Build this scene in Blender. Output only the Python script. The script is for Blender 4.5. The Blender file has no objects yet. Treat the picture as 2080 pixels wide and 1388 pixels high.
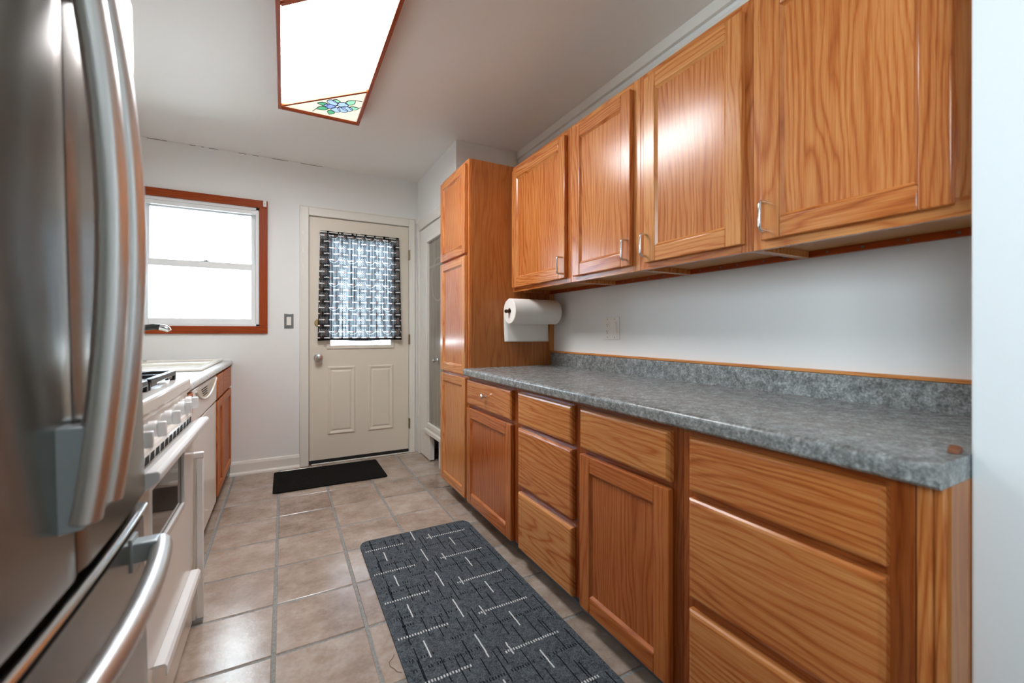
import bpy, bmesh, math, random
from mathutils import Vector, Matrix
random.seed(7)
S = bpy.context.scene
COL = S.collection
PI = math.pi

# ------------------------------------------------------------------ camera, world, exposure
CAMH = 1.08
cam_d = bpy.data.cameras.new('camera'); cam = bpy.data.objects.new('camera', cam_d); COL.objects.link(cam)
cam.location = (0, 0, CAMH)
cam.rotation_euler = (PI/2, 0, -math.radians(28.0113))
cam_d.sensor_width = 36.0
cam_d.lens = 871.79*36/2080
cam_d.shift_y = (674.15-694)/2080
cam_d.clip_start = 0.02
cam_d.dof.use_dof = True; cam_d.dof.focus_distance = 2.4; cam_d.dof.aperture_fstop = 2.6
S.camera = cam
S.view_settings.view_transform = 'Standard'; S.view_settings.look = 'None'
S.view_settings.exposure = 1.2; S.view_settings.gamma = 1.0; S.view_settings.use_curve_mapping = False
try:
    S.cycles.use_denoising = True
    S.cycles.max_bounces = 10; S.cycles.diffuse_bounces = 8; S.cycles.transparent_max_bounces = 12
    S.cycles.sample_clamp_indirect = 6.0
    S.cycles.caustics_reflective = False; S.cycles.caustics_refractive = False
except Exception:
    pass
W = bpy.data.worlds.new('World'); S.world = W; W.use_nodes = True
bg = W.node_tree.nodes['Background']; bg.inputs[0].default_value = (0.80, 0.92, 1.0, 1); bg.inputs[1].default_value = 9.5
LAMP_STRENGTH = 13.5

# ------------------------------------------------------------------ node helpers / materials
class NT:
    def __init__(s, name):
        s.mat = bpy.data.materials.new(name); s.mat.use_nodes = True
        s.t = s.mat.node_tree; s.n = s.t.nodes; s.l = s.t.links
        s.p = s.n['Principled BSDF']; s.out = s.n['Material Output']
    def new(s, t, **k):
        n = s.n.new(t)
        for a, b in k.items(): setattr(n, a, b)
        return n
    def put(s, v, sock):
        if isinstance(v, bpy.types.NodeSocket): s.l.new(v, sock)
        elif v is not None: sock.default_value = v
    def m(s, op, a, b=None, c=None, clamp=False):
        n = s.new('ShaderNodeMath', operation=op); n.use_clamp = clamp
        s.put(a, n.inputs[0])
        if b is not None: s.put(b, n.inputs[1])
        if c is not None: s.put(c, n.inputs[2])
        return n.outputs[0]
    def obj(s):
        return s.new('ShaderNodeTexCoord').outputs['Object']
    def xyz(s, v):
        n = s.new('ShaderNodeSeparateXYZ'); s.l.new(v, n.inputs[0]); return n.outputs
    def comb(s, x, y, z):
        n = s.new('ShaderNodeCombineXYZ')
        for i, q in enumerate((x, y, z)): s.put(q, n.inputs[i])
        return n.outputs[0]
    def noise(s, vec, scale, detail=3, rough=0.55):
        n = s.new('ShaderNodeTexNoise'); s.put(vec, n.inputs['Vector'])
        n.inputs['Scale'].default_value = scale; n.inputs['Detail'].default_value = detail
        n.inputs['Roughness'].default_value = rough
        return n.outputs['Fac']
    def ramp(s, fac, stops, interp='LINEAR'):
        n = s.new('ShaderNodeValToRGB'); s.put(fac, n.inputs[0]); r = n.color_ramp; r.interpolation = interp
        while len(r.elements) < len(stops): r.elements.new(0.5)
        for e, (p, c) in zip(r.elements, stops):
            e.position = p; e.color = (c[0], c[1], c[2], 1)
        return n.outputs[0]
    def mix(s, f, a, b, blend='MIX'):
        n = s.new('ShaderNodeMix', data_type='RGBA', blend_type=blend)
        s.put(f, n.inputs[0])
        for v, i in ((a, 6), (b, 7)):
            s.put((v[0], v[1], v[2], 1) if isinstance(v, tuple) else v, n.inputs[i])
        return n.outputs[2]
    def bump(s, h, strength, dist=0.002):
        n = s.new('ShaderNodeBump'); n.inputs['Strength'].default_value = strength; n.inputs['Distance'].default_value = dist
        s.l.new(h, n.inputs['Height']); s.l.new(n.outputs[0], s.p.inputs['Normal'])
    def set(s, **k):
        for a, b in k.items():
            s.put((b[0], b[1], b[2], 1) if isinstance(b, tuple) else b, s.p.inputs[a.replace('_', ' ')])
        return s.mat

def srgb(r, g, b):
    f = lambda c: (c/255/12.92) if c/255 <= 0.04045 else ((c/255+0.055)/1.055)**2.4
    return (f(r), f(g), f(b))

def plain(name, col, rough=0.5, metal=0.0, spec=0.5):
    t = NT(name)
    return t.set(Base_Color=col, Roughness=rough, Metallic=metal, Specular_IOR_Level=spec)

def wood(name, axis, light, mid, dark, rough=0.24, rings=150.0, seedmul=1.0, coat=0.40, spec=0.28):
    """clear-coated oak; axis is the direction of the grain"""
    t = NT(name)
    x, y, z = t.xyz(t.obj())
    rnd = t.new('ShaderNodeObjectInfo').outputs['Random']
    if axis == 'v': cc = t.m('ADD', x, y); ll = z
    elif axis == 'h': cc = t.m('ADD', x, z); ll = y
    else: cc = t.m('ADD', y, z); ll = x
    r2 = t.m('FRACT', t.m('MULTIPLY', rnd, 17.31*seedmul)); r3 = t.m('FRACT', t.m('MULTIPLY', rnd, 53.7*seedmul))
    off = t.m('MULTIPLY', rnd, 23.0)
    pv = t.comb(t.m('ADD', cc, off), t.m('MULTIPLY', ll, 0.30), off)
    warp = t.m('MULTIPLY', t.m('SUBTRACT', t.noise(pv, 4.0, 2, 0.5), 0.5), 0.10)
    pv2 = t.comb(t.m('ADD', cc, off), t.m('MULTIPLY', ll, 0.16), off)
    warp2 = t.m('MULTIPLY', t.m('SUBTRACT', t.noise(pv2, 40.0, 2, 0.5), 0.5), 0.007)
    jag = t.m('MULTIPLY', t.m('SUBTRACT', t.noise(t.comb(t.m('MULTIPLY', t.m('ADD', cc, off), 300.0), t.m('MULTIPLY', ll, 14.0), off), 1.0, 2, 0.6), 0.5), 0.0060)
    c1 = t.m('ADD', t.m('SUBTRACT', cc, t.m('MULTIPLY', t.m('SUBTRACT', r2, 0.5), 0.36)), t.m('ADD', warp, t.m('ADD', warp2, jag)))
    l1 = t.m('MULTIPLY', t.m('SUBTRACT', ll, t.m('MULTIPLY', t.m('SUBTRACT', r3, 0.3), 2.4)), 0.085)
    r = t.m('SQRT', t.m('ADD', t.m('ADD', t.m('MULTIPLY', c1, c1), t.m('MULTIPLY', l1, l1)), 0.0003))
    flame = t.noise(t.comb(t.m('MULTIPLY', t.m('ADD', t.m('ADD', cc, jag), off), 11.0), t.m('MULTIPLY', ll, 1.3), off), 1.0, 2, 0.45)
    ph = t.m('FRACT', t.m('ADD', t.m('MULTIPLY', r, rings*0.36), t.m('MULTIPLY', flame, 7.0)))
    ring = t.m('POWER', t.m('ABSOLUTE', t.m('SUBTRACT', t.m('MULTIPLY', ph, 2.0), 1.0)), 2.8)
    fib = t.noise(t.comb(t.m('MULTIPLY', t.m('ADD', cc, off), 420.0), t.m('MULTIPLY', ll, 9.0), off), 1.0, 2, 0.6)
    fib2 = t.noise(t.comb(t.m('MULTIPLY', t.m('ADD', cc, off), 130.0), t.m('MULTIPLY', ll, 3.0), off), 1.0, 2, 0.5)
    big = t.noise(t.comb(t.m('MULTIPLY', cc, 6.0), t.m('MULTIPLY', ll, 1.2), off), 1.0, 2, 0.5)
    f = t.m('ADD', t.m('MULTIPLY', ring, t.m('ADD', 0.07, t.m('MULTIPLY', big, 0.42))), t.m('ADD', t.m('MULTIPLY', fib, 0.58), t.m('ADD', t.m('MULTIPLY', fib2, 0.30), t.m('MULTIPLY', big, 0.22))))
    f = t.m('ADD', t.m('SUBTRACT', f, 0.315), t.m('MULTIPLY', t.m('SUBTRACT', r2, 0.5), 0.20))
    col = t.ramp(f, [(0.10, light), (0.42, mid), (0.85, dark)])
    t.bump(t.m('ADD', fib, ring), 0.06, 0.0005)
    return t.set(Base_Color=col, Roughness=rough, Specular_IOR_Level=spec, Coat_Weight=coat, Coat_Roughness=0.19)

OAK = (srgb(214, 148, 86), srgb(186, 106, 50), srgb(130, 62, 22))
oak_v = wood('oak_vertical', 'v', *OAK); oak_h = wood('oak_horizontal', 'h', *OAK); oak_x = wood('oak_cross', 'x', *OAK)
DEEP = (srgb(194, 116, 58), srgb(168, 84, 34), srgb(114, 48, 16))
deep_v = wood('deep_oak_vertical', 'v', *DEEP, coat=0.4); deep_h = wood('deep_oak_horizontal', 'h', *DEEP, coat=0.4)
FRM = (srgb(160, 86, 38), srgb(130, 60, 22), srgb(92, 38, 12))
frame_v = wood('frame_oak_vertical', 'v', *FRM, coat=0.25); frame_h = wood('frame_oak_horizontal', 'h', *FRM, coat=0.25)
matte_v = wood('matte_oak_vertical', 'v', *DEEP, rough=0.45, coat=0.0, spec=0.3); matte_h = wood('matte_oak_horizontal', 'h', *DEEP, rough=0.45, coat=0.0, spec=0.3)  # darker oak, rougher and without clear coat, for the left cabinets
PLY = (srgb(190, 128, 70), srgb(170, 100, 48), srgb(140, 78, 34))
ply_v = wood('cabinet_side_wood', 'v', *PLY, rough=0.4, rings=60, coat=0.1, spec=0.35)
CH = (srgb(168, 76, 24), srgb(148, 60, 16), srgb(118, 44, 10))
cherry_v = wood('cherry_vertical', 'v', *CH, rough=0.4, coat=0.0, spec=0.25); cherry_x = wood('cherry_cross', 'x', *CH, rough=0.4, coat=0.0, spec=0.25); cherry_h = wood('cherry_long', 'h', *CH, rough=0.4, coat=0.0, spec=0.25)
ply_under = plain('cabinet_underside_wood', srgb(176, 120, 62), 0.45)

def paint(name, col, rough=0.55, b=0.05, sc=60):
    t = NT(name); o = t.obj()
    n = t.noise(o, sc, 3); n2 = t.noise(o, 1.3, 2)
    c = t.mix(n2, tuple(q*0.965 for q in col), col)
    t.bump(n, b, 0.002)
    return t.set(Base_Color=c, Roughness=rough, Specular_IOR_Level=0.35)
wall_m = paint('wall_paint', srgb(236, 237, 235)); ceil_m = paint('ceiling_paint', srgb(238, 236, 232), 0.6)
trim_m = paint('trim_paint', srgb(232, 230, 222), 0.35, 0.03); door_m = paint('door_paint', srgb(226, 218, 202), 0.38, 0.03)
jamb_m = paint('jamb_paint', srgb(234, 239, 241), 0.45, 0.12, 90)
vinyl_m = plain('white_vinyl', srgb(236, 238, 238), 0.35)
enamel = plain('white_enamel', srgb(232, 228, 220), 0.16); enamel_w = plain('bright_white_plastic', srgb(242, 244, 245), 0.22)
almond = plain('almond_plastic', srgb(236, 234, 226), 0.35); black_iron = plain('black_cast_iron', (0.008, 0.008, 0.009), 0.3)
black_p = plain('black_plastic', (0.01, 0.01, 0.012), 0.18); dark_gap = plain('dark_void', (0.004, 0.004, 0.004), 0.9)
chrome = plain('chrome', (0.75, 0.76, 0.77), 0.14, 1.0); nickel = plain('brushed_nickel', (0.62, 0.62, 0.61), 0.26, 1.0)
brass = plain('brass', (0.72, 0.52, 0.24), 0.25, 1.0); grey_p = plain('grey_plastic', srgb(152, 160, 164), 0.28)
bracket_m = plain('handle_bracket_metal', srgb(186, 197, 202), 0.4, 0.3)
vinyl_base = plain('dark_vinyl_base', srgb(66, 66, 66), 0.4); rubber = plain('dark_rubber', (0.012, 0.012, 0.012), 0.6)
oven_glass = plain('smoked_oven_glass', srgb(92, 88, 84), 0.06, 0.0, 0.8); sink_m = plain('white_sink_enamel', srgb(240, 238, 230), 0.12)
paper = plain('paper_towel', srgb(244, 242, 236), 0.9, 0, 0.1); card = plain('paper_core', srgb(200, 180, 150), 0.9)
screw_m = plain('dull_screw', srgb(120, 116, 108), 0.5, 0.6)

def steel(name, rough, col):
    t = NT(name); x, y, z = t.xyz(t.obj())
    n = t.noise(t.comb(t.m('MULTIPLY', y, 14.0), t.m('MULTIPLY', x, 14.0), t.m('MULTIPLY', z, 500.0)), 1.0, 3)
    rr = t.m('ADD', t.m('MULTIPLY', n, 0.02), rough-0.01)
    return t.set(Base_Color=col, Roughness=rr, Metallic=1.0)
steel_m = steel('stainless_steel', 0.26, srgb(150, 146, 140)); steel_h = steel('satin_steel_handle', 0.34, srgb(226, 226, 226))
steel_side = plain('grey_fridge_side', srgb(92, 94, 96), 0.4, 0.3)

def laminate(name, st, tint):
    t = NT(name); o = t.obj()
    a = t.noise(o, 38, 6, 0.7); b = t.noise(o, 140, 4, 0.7); c = t.noise(o, 7, 3)
    f = t.m('ADD', t.m('MULTIPLY', a, 0.6), t.m('MULTIPLY', b, 0.55))
    f = t.m('SUBTRACT', f, 0.08)
    col = t.ramp(f, [(q, srgb(*c)) for q, c in zip((0.33, 0.46, 0.57, 0.70), st)])
    col = t.mix(t.m('MULTIPLY', c, 0.25), col, srgb(*tint))
    t.bump(b, 0.04, 0.001)
    return t.set(Base_Color=col, Roughness=0.27, Specular_IOR_Level=0.55)
lam_m = laminate('grey_laminate', ((66, 70, 72), (114, 119, 120), (156, 162, 162), (212, 216, 216)), (140, 132, 116))
lam_glare = laminate('glare_pale_laminate', ((160, 162, 160), (186, 188, 186), (206, 208, 206), (226, 228, 227)), (190, 186, 176))  # window glare on the left counter, put into a paler laminate colour

def tile_mat():
    t = NT('floor_tile'); o = t.obj()
    at = t.new('ShaderNodeAttribute'); at.attribute_name = 'tile_rand'
    r = at.outputs['Fac']
    x, y, z = t.xyz(o)
    ov = t.comb(t.m('ADD', x, t.m('MULTIPLY', r, 9.0)), y, t.m('MULTIPLY', r, 5.0))
    a = t.noise(ov, 7, 5, 0.65); b = t.noise(ov, 60, 4, 0.7); c = t.noise(ov, 220, 2)
    f = t.m('ADD', t.m('MULTIPLY', a, 0.75), t.m('ADD', t.m('MULTIPLY', b, 0.25), t.m('MULTIPLY', t.m('SUBTRACT', r, 0.5), 0.16)))
    col = t.ramp(f, [(0.30, srgb(132, 112, 98)), (0.5, srgb(164, 146, 132)), (0.68, srgb(186, 172, 160))])
    t.bump(t.m('ADD', b, t.m('MULTIPLY', a, 1.5)), 0.14, 0.003)
    return t.set(Base_Color=col, Roughness=0.20, Specular_IOR_Level=0.5)
tile_m = tile_mat()
def grout_mat():
    t = NT('grout'); n = t.noise(t.obj(), 150, 3)
    return t.set(Base_Color=t.ramp(n, [(0.3, srgb(120, 122, 120)), (0.7, srgb(156, 158, 155))]), Roughness=0.85)
grout_m = grout_mat()

def rug_mat(name, lo, hi, sc):
    t = NT(name); o = t.obj(); n = t.noise(o, sc, 3, 0.75); n2 = t.noise(o, sc*0.2, 2)
    f = t.m('ADD', t.m('MULTIPLY', n, 0.8), t.m('MULTIPLY', n2, 0.2))
    t.bump(n, 0.6, 0.004)
    return t.set(Base_Color=t.ramp(f, [(0.38, lo), (0.62, hi)]), Roughness=0.95, Specular_IOR_Level=0.1)
rug_m = rug_mat('charcoal_rug_pile', srgb(26, 32, 38), srgb(112, 122, 130), 330)
rug_w = plain('white_rug_yarn', srgb(214, 218, 218), 0.9, 0, 0.1); rug_k = plain('black_rug_yarn', srgb(14, 16, 18), 0.9, 0, 0.1)
mat_m = rug_mat('black_mat_pile', srgb(9, 9, 8), srgb(34, 33, 30), 260)

def glass_thin(name, tint=(1, 1, 1)):
    t = NT(name); t.n.remove(t.p)
    tr = t.new('ShaderNodeBsdfTransparent'); tr.inputs[0].default_value = (*tint, 1)
    gl = t.new('ShaderNodeBsdfGlossy'); gl.inputs['Roughness'].default_value = 0.02
    fr = t.new('ShaderNodeFresnel'); fr.inputs[0].default_value = 1.45
    mx = t.new('ShaderNodeMixShader'); t.l.new(fr.outputs[0], mx.inputs[0]); t.l.new(tr.outputs[0], mx.inputs[1]); t.l.new(gl.outputs[0], mx.inputs[2])
    t.l.new(mx.outputs[0], t.out.inputs[0]); return t.mat
glass_m = glass_thin('window_glass', (0.97, 0.98, 0.98))

def emit(name, col, strength):
    t = NT(name)
    return t.set(Base_Color=tuple(0.8*c for c in col), Emission_Color=col, Emission_Strength=strength, Roughness=0.3)
diff_m = emit('lit_diffuser', (0.96, 0.975, 1.0), LAMP_STRENGTH)

# ------------------------------------------------------------------ mesh builder
ORG = {}
class MB:
    def __init__(s): s.bm = bmesh.new()
    def _add(s, tmp, mat, smooth=False, keep=None):
        for f in tmp.faces:
            f.material_index = mat; f.smooth = smooth if keep is None else (f not in keep)
        me = bpy.data.meshes.new('tmp'); tmp.to_mesh(me); tmp.free(); s.bm.from_mesh(me); bpy.data.meshes.remove(me)
    def box(s, x0, x1, y0, y1, z0, z1, bev=0.0, mat=0, seg=2, rot=None):
        t = bmesh.new(); bmesh.ops.create_cube(t, size=1.0)
        c = Vector(((x0+x1)/2, (y0+y1)/2, (z0+z1)/2)); d = (abs(x1-x0), abs(y1-y0), abs(z1-z0))
        for v in t.verts: v.co = Vector((v.co.x*d[0], v.co.y*d[1], v.co.z*d[2]))
        if bev > 0: bmesh.ops.bevel(t, geom=t.edges[:], offset=min(bev, min(d)*0.45), segments=seg, profile=0.5, affect='EDGES')
        t.normal_update(); keep = {f for f in t.faces if max(abs(f.normal.x), abs(f.normal.y), abs(f.normal.z)) > 0.999}
        for v in t.verts:
            if rot is not None: v.co = rot @ v.co
            v.co += c
        s._add(t, mat, bev > 0, keep); return s
    def prism(s, pts, axis, a0, a1, mat=0, bev=0.0, smooth=False):
        """extrude a polygon: axis 'x': pts=(y,z); 'y': pts=(x,z); 'z': pts=(x,y)"""
        t = bmesh.new()
        def P(p, a):
            return {'x': (a, p[0], p[1]), 'y': (p[0], a, p[1]), 'z': (p[0], p[1], a)}[axis]
        n = len(pts); lo = [t.verts.new(P(p, a0)) for p in pts]; hi = [t.verts.new(P(p, a1)) for p in pts]
        t.faces.new(lo); t.faces.new(hi[::-1])
        for i in range(n): t.faces.new((lo[i], hi[i], hi[(i+1) % n], lo[(i+1) % n]))
        bmesh.ops.recalc_face_normals(t, faces=t.faces[:])
        keep = None
        if bev > 0:
            new = set(bmesh.ops.bevel(t, geom=t.edges[:], offset=bev, segments=2, profile=0.5, affect='EDGES')['faces'])
            keep = {f for f in t.faces if f not in new}
        s._add(t, mat, smooth or bev > 0, keep); return s
    def tube(s, pts, r, seg=12, mat=0, ry=None, caps=True, up=None):
        """tube along points; r radius (number or list); ry optional second radius"""
        t = bmesh.new(); pts = [Vector(p) for p in pts]; n = len(pts); rings = []
        ref = Vector(up) if up else None
        for i, p in enumerate(pts):
            d = (pts[min(i+1, n-1)]-pts[max(i-1, 0)]).normalized()
            if ref is None:
                ref = Vector((0, 0, 1)) if abs(d.z) < 0.9 else Vector((1, 0, 0))
            a = (ref-d*ref.dot(d)).normalized(); b = d.cross(a); ref = a
            rr = r[i] if isinstance(r, (list, tuple)) else r
            rb = rr if ry is None else ry
            rings.append([t.verts.new(p+a*rr*math.cos(2*PI*k/seg)+b*rb*math.sin(2*PI*k/seg)) for k in range(seg)])
        for i in range(n-1):
            for k in range(seg): t.faces.new((rings[i][k], rings[i][(k+1) % seg], rings[i+1][(k+1) % seg], rings[i+1][k]))
        if caps: t.faces.new(rings[0][::-1]); t.faces.new(rings[-1])
        bmesh.ops.recalc_face_normals(t, faces=t.faces[:])
        s._add(t, mat, True); return s
    def lathe(s, prof, c, axis, seg=28, mat=0):
        """prof=(radius, along); axis vector direction; c base point"""
        t = bmesh.new(); ax = Vector(axis).normalized(); q = ax.to_track_quat('Z', 'Y').to_matrix(); c = Vector(c); rings = []
        for (r, h) in prof:
            if r < 1e-6: rings.append([t.verts.new(c+q @ Vector((0, 0, h)))])
            else: rings.append([t.verts.new(c+q @ Vector((r*math.cos(2*PI*k/seg), r*math.sin(2*PI*k/seg), h))) for k in range(seg)])
        for A, B in zip(rings, rings[1:]):
            for k in range(seg):
                k2 = (k+1) % seg
                if len(A) == 1 and len(B) == 1: continue
                if len(A) == 1: t.faces.new((A[0], B[k], B[k2]))
                elif len(B) == 1: t.faces.new((A[k], A[k2], B[0]))
                else: t.faces.new((A[k], A[k2], B[k2], B[k]))
        bmesh.ops.recalc_face_normals(t, faces=t.faces[:])
        s._add(t, mat, True); return s
    def grid(s, fn, nu, nv, mat=0):
        t = bmesh.new(); V = [[t.verts.new(fn(i/nu, j/nv)) for j in range(nv+1)] for i in range(nu+1)]
        for i in range(nu):
            for j in range(nv): t.faces.new((V[i][j], V[i+1][j], V[i+1][j+1], V[i][j+1]))
        s._add(t, mat, True); return s
    def build(s, name, mats, parent=None, origin=None):
        me = bpy.data.meshes.new(name)
        if parent is not None: org = ORG[parent.name]
        else: org = Vector(origin) if origin is not None else Vector((0, 0, 0))
        for v in s.bm.verts: v.co -= org
        s.bm.to_mesh(me); s.bm.free()
        for m in (mats if isinstance(mats, (list, tuple)) else [mats]): me.materials.append(m)
        sm = [f.use_smooth for f in me.polygons]
        try: me.set_sharp_from_angle(angle=math.radians(40))
        except Exception: pass
        me.polygons.foreach_set('use_smooth', sm)
        o = bpy.data.objects.new(name, me); COL.objects.link(o)
        if parent is not None: o.parent = parent
        else: o.location = org
        ORG[o.name] = org
        return o

def tag(o, label, cat, group=None):
    o['label'] = label; o['category'] = cat
    if group: o['group'] = group
    return o
def thing(name, label, cat, loc, group=None, kind=None):
    o = bpy.data.objects.new(name, None); COL.objects.link(o); o.location = loc; o.empty_display_size = 0.05
    ORG[o.name] = Vector(loc)
    if kind: o['kind'] = kind
    if label: tag(o, label, cat, group)
    return o
def struct(mb, name, mats, parent=None):
    o = mb.build(name, mats, parent)
    if parent is None: o['kind'] = 'structure'
    return o

# ------------------------------------------------------------------ measured room
YB = 3.83; ZC = 2.433; XR = 1.569; XL = -0.985; XS = 1.071; YJ = 2.851; YS = 0.287; XSTUB = 1.066
YN = -3.0; XBR = 2.8   # the room behind the camera

# ---- floor: separate bevelled tiles on a grout bed, each a hair out of level
px, py = 0.2985, 0.3045; gx, gy = -0.030, 1.330; g = 0.0042
fb = bmesh.new(); lay = fb.faces.layers.float.new('tile_rand')
def fquad(vs, r, mat):
    f = fb.faces.new([fb.verts.new(v) for v in vs]); f[lay] = r; f.material_index = mat; return f
i0, i1 = math.floor((XL-gx)/px)-1, math.ceil((XBR-gx)/px)+1
for i in range(i0, i1):
    for j in range(math.floor((YN-gy)/py)-1, math.ceil((YB+0.1-gy)/py)+1):
        x0, x1 = gx+i*px+g, gx+(i+1)*px-g; y0, y1 = gy+j*py+g, gy+(j+1)*py-g
        x0 = max(x0, XL); x1 = min(x1, XBR); y0 = max(y0, YN); y1 = min(y1, YB+0.12)
        if x1-x0 < 0.01 or y1-y0 < 0.01: continue
        r = random.random(); tx = random.gauss(0, 0.0035); ty = random.gauss(0, 0.0035)
        cx, cy = (x0+x1)/2, (y0+y1)/2; b = 0.004
        zt = lambda x, y: 0.0+(x-cx)*tx+(y-cy)*ty-0.0006
        A = [(x0, y0), (x1, y0), (x1, y1), (x0, y1)]; B = [(x0+b, y0+b), (x1-b, y0+b), (x1-b, y1-b), (x0+b, y1-b)]
        top = [fb.verts.new((x, y, zt(x, y))) for x, y in B]; low = [fb.verts.new((x, y, -0.0045)) for x, y in A]
        f = fb.faces.new(top); f[lay] = r
        for k in range(4):
            f = fb.faces.new((low[k], low[(k+1) % 4], top[(k+1) % 4], top[k])); f[lay] = r; f.smooth = False
fquad([(XL-.1, YN-.1, -.003), (XBR+.1, YN-.1, -.003), (XBR+.1, YB+.15, -.003), (XL-.1, YB+.15, -.003)], 0, 1)
me = bpy.data.meshes.new('floor'); fb.to_mesh(me); fb.free(); me.materials.append(tile_m); me.materials.append(grout_m)
flo = bpy.data.objects.new('floor', me); COL.objects.link(flo); flo['kind'] = 'structure'

struct(MB().box(XL-.12, XBR+.12, YN-.12, YB+.14, ZC, ZC+.1), 'ceiling', ceil_m)
# back wall with window and door openings
WX0, WX1, WZ0, WZ1 = -0.897, -0.166, 1.122, 2.032     # inside of the window trim
DX0, DX1, DZ1 = 0.178, 0.990, 2.02
mb = MB(); T0, T1 = YB, YB+.14
mb.box(XL-.12, WX0, T0, T1, 0, ZC).box(WX0, WX1, T0, T1, 0, WZ0).box(WX0, WX1, T0, T1, WZ1, ZC).box(WX1, DX0, T0, T1, 0, ZC)
mb.box(DX0, DX1, T0, T1, DZ1, ZC).box(DX1, XR+.3, T0, T1, 0, ZC)
for a, b in ((-.84, -.73), (-.60, -.565), (-.53, -.515), (-.485, -.43), (-.30, -.25), (-.21, -.17), (-.08, .03), (.12, .28)): mb.box(a, b, YB-.0015, YB, ZC-.0045, ZC-.002, 0, 1)
struct(mb, 'wall_back', [wall_m, plain('crack_shadow', srgb(96, 88, 80), .9)])
RY0, RY1, RZ0, RZ1 = -1.70, -0.30, 1.30, 2.34
mb = MB(); mb.box(XL-.12, XL, YN-.12, RY0, 0, ZC).box(XL-.12, XL, RY1, YB, 0, ZC).box(XL-.12, XL, RY0, RY1, 0, RZ0).box(XL-.12, XL, RY0, RY1, RZ1, ZC)
struct(mb, 'wall_left', wall_m)
struct(MB().box(XR, XR+.12, YS, YJ, 0, ZC), 'wall_right', wall_m)
# wall the side door stands in (its face at XS), turning the corner above the pantry
SY0, SY1, SZ1 = 2.98, 3.748, 1.975
mb = MB(); mb.box(XS, XS+.12, SY1, YB, 0, ZC).box(XS, XS+.12, SY0, SY1, SZ1, ZC).box(XS, XS+.12, YJ, SY0, 0, ZC).box(XS+.12, XR+.12, YJ, YJ+.12, 0, ZC)
struct(mb, 'wall_closet', wall_m)
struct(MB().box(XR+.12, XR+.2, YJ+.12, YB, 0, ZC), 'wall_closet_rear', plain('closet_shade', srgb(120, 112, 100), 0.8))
struct(MB().box(XSTUB, XR+.12, YS-.40, YS, 0, ZC, 0.004), 'wall_front', jamb_m)
# the unseen room behind the camera, with a window added for fill daylight
struct(MB().box(XR+.12, XBR, YS-.52, YS-.40, 0, ZC), 'wall_front_side', wall_m)
struct(MB().box(XBR, XBR+.12, YN-.12, YS-.40, 0, ZC), 'wall_rear_right', wall_m)
struct(MB().box(XL, XBR, YN-.12, YN, 0, ZC), 'wall_rear', wall_m)
w2 = thing('added_daylight_window', None, None, (XL, (RY0+RY1)/2, RZ0), kind='structure')
mb = MB(); ym = (RY0+RY1)/2
for a, b in ((RY0, RY0+.05), (RY1-.05, RY1), (ym-.025, ym+.025)): mb.box(XL-.09, XL-.03, a, b, RZ0, RZ1, .004)
mb.box(XL-.088, XL-.032, RY0+.05, RY1-.05, RZ0, RZ0+.05).box(XL-.088, XL-.032, RY0+.05, RY1-.05, RZ1-.05, RZ1)
mb.build('window_frame', vinyl_m, w2)
MB().box(XL-.062, XL-.058, RY0+.05, RY1-.05, RZ0+.05, RZ1-.05).build('pane', glass_m, w2)

# baseboard along the back wall
mb = MB(); mb.prism([(YB, 0), (YB-.016, 0), (YB-.016, .080), (YB-.010, .098), (YB, .102)], 'x', -0.355, 0.112, bev=0.002)
mb.prism([(YB-.016, 0), (YB-.032, 0), (YB-.030, .012), (YB-.020, .022), (YB-.016, .022)], 'x', -0.355, 0.112)
struct(mb, 'baseboard_back', trim_m)
# boards above the wall cabinets and in the corner
mb = MB(); mb.box(XR-.020, XR, YS, YJ, 2.380, ZC-.0005, .003).box(XR-.012, XR, YS, YJ, 2.11, 2.354, .003)
struct(mb, 'trim_1', trim_m)
struct(MB().box(XR-.09, XR-.021, YJ-.018, YJ, 2.11, ZC-.0005, .002), 'trim_2', trim_m)

# ------------------------------------------------------------------ window_1
w1 = thing('window_1', None, None, ((WX0+WX1)/2, YB, WZ0), kind='structure')
tw = 0.056
mb = MB(); e = .0003
mb.box(WX0-tw, WX1+tw, YB-.018, YB-e, WZ1, WZ1+tw, .003, 1).box(WX0-tw, WX1+tw, YB-.018, YB-e, WZ0-tw, WZ0, .003, 1)
mb.box(WX0-tw, WX0, YB-.018, YB-e, WZ0, WZ1, .003, 0).box(WX1, WX1+tw, YB-.018, YB-e, WZ0, WZ1, .003, 0)
mb.build('casing', [cherry_v, cherry_x], w1)
mb = MB(); j = .022   # white vinyl jamb with stepped stops
mb.box(WX0, WX1, YB+.0, YB+.11, WZ1-j, WZ1, .002).box(WX0, WX1, YB+.0, YB+.11, WZ0, WZ0+.016, .002)
mb.box(WX0, WX0+j, YB, YB+.11, WZ0, WZ1, .002).box(WX1-j, WX1, YB, YB+.11, WZ0, WZ1, .002)
mb.box(WX0+j, WX1-j, YB+.012, YB+.03, WZ1-.05, WZ1-j, .002)
mb.build('window_frame', vinyl_m, w1)
zm0, zm1 = 1.553, 1.600
def sash(name, y0, y1, z0, z1, top, bot):
    mb = MB(); x0, x1 = WX0+j, WX1-j; sw = 0.034
    mb.box(x0, x0+sw, y0, y1, z0, z1, .003).box(x1-sw, x1, y0, y1, z0, z1, .003)
    mb.box(x0+sw, x1-sw, y0+.001, y1-.001, z1-top, z1, .003).box(x0+sw, x1-sw, y0+.001, y1-.001, z0, z0+bot, .003)
    sObj = mb.build(name, vinyl_m, w1)
    MB().box(x0+sw, x1-sw, (y0+y1)/2-.002, (y0+y1)/2+.002, z0+bot, z1-top).build('pane', glass_m, sObj)
    return sObj
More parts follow.
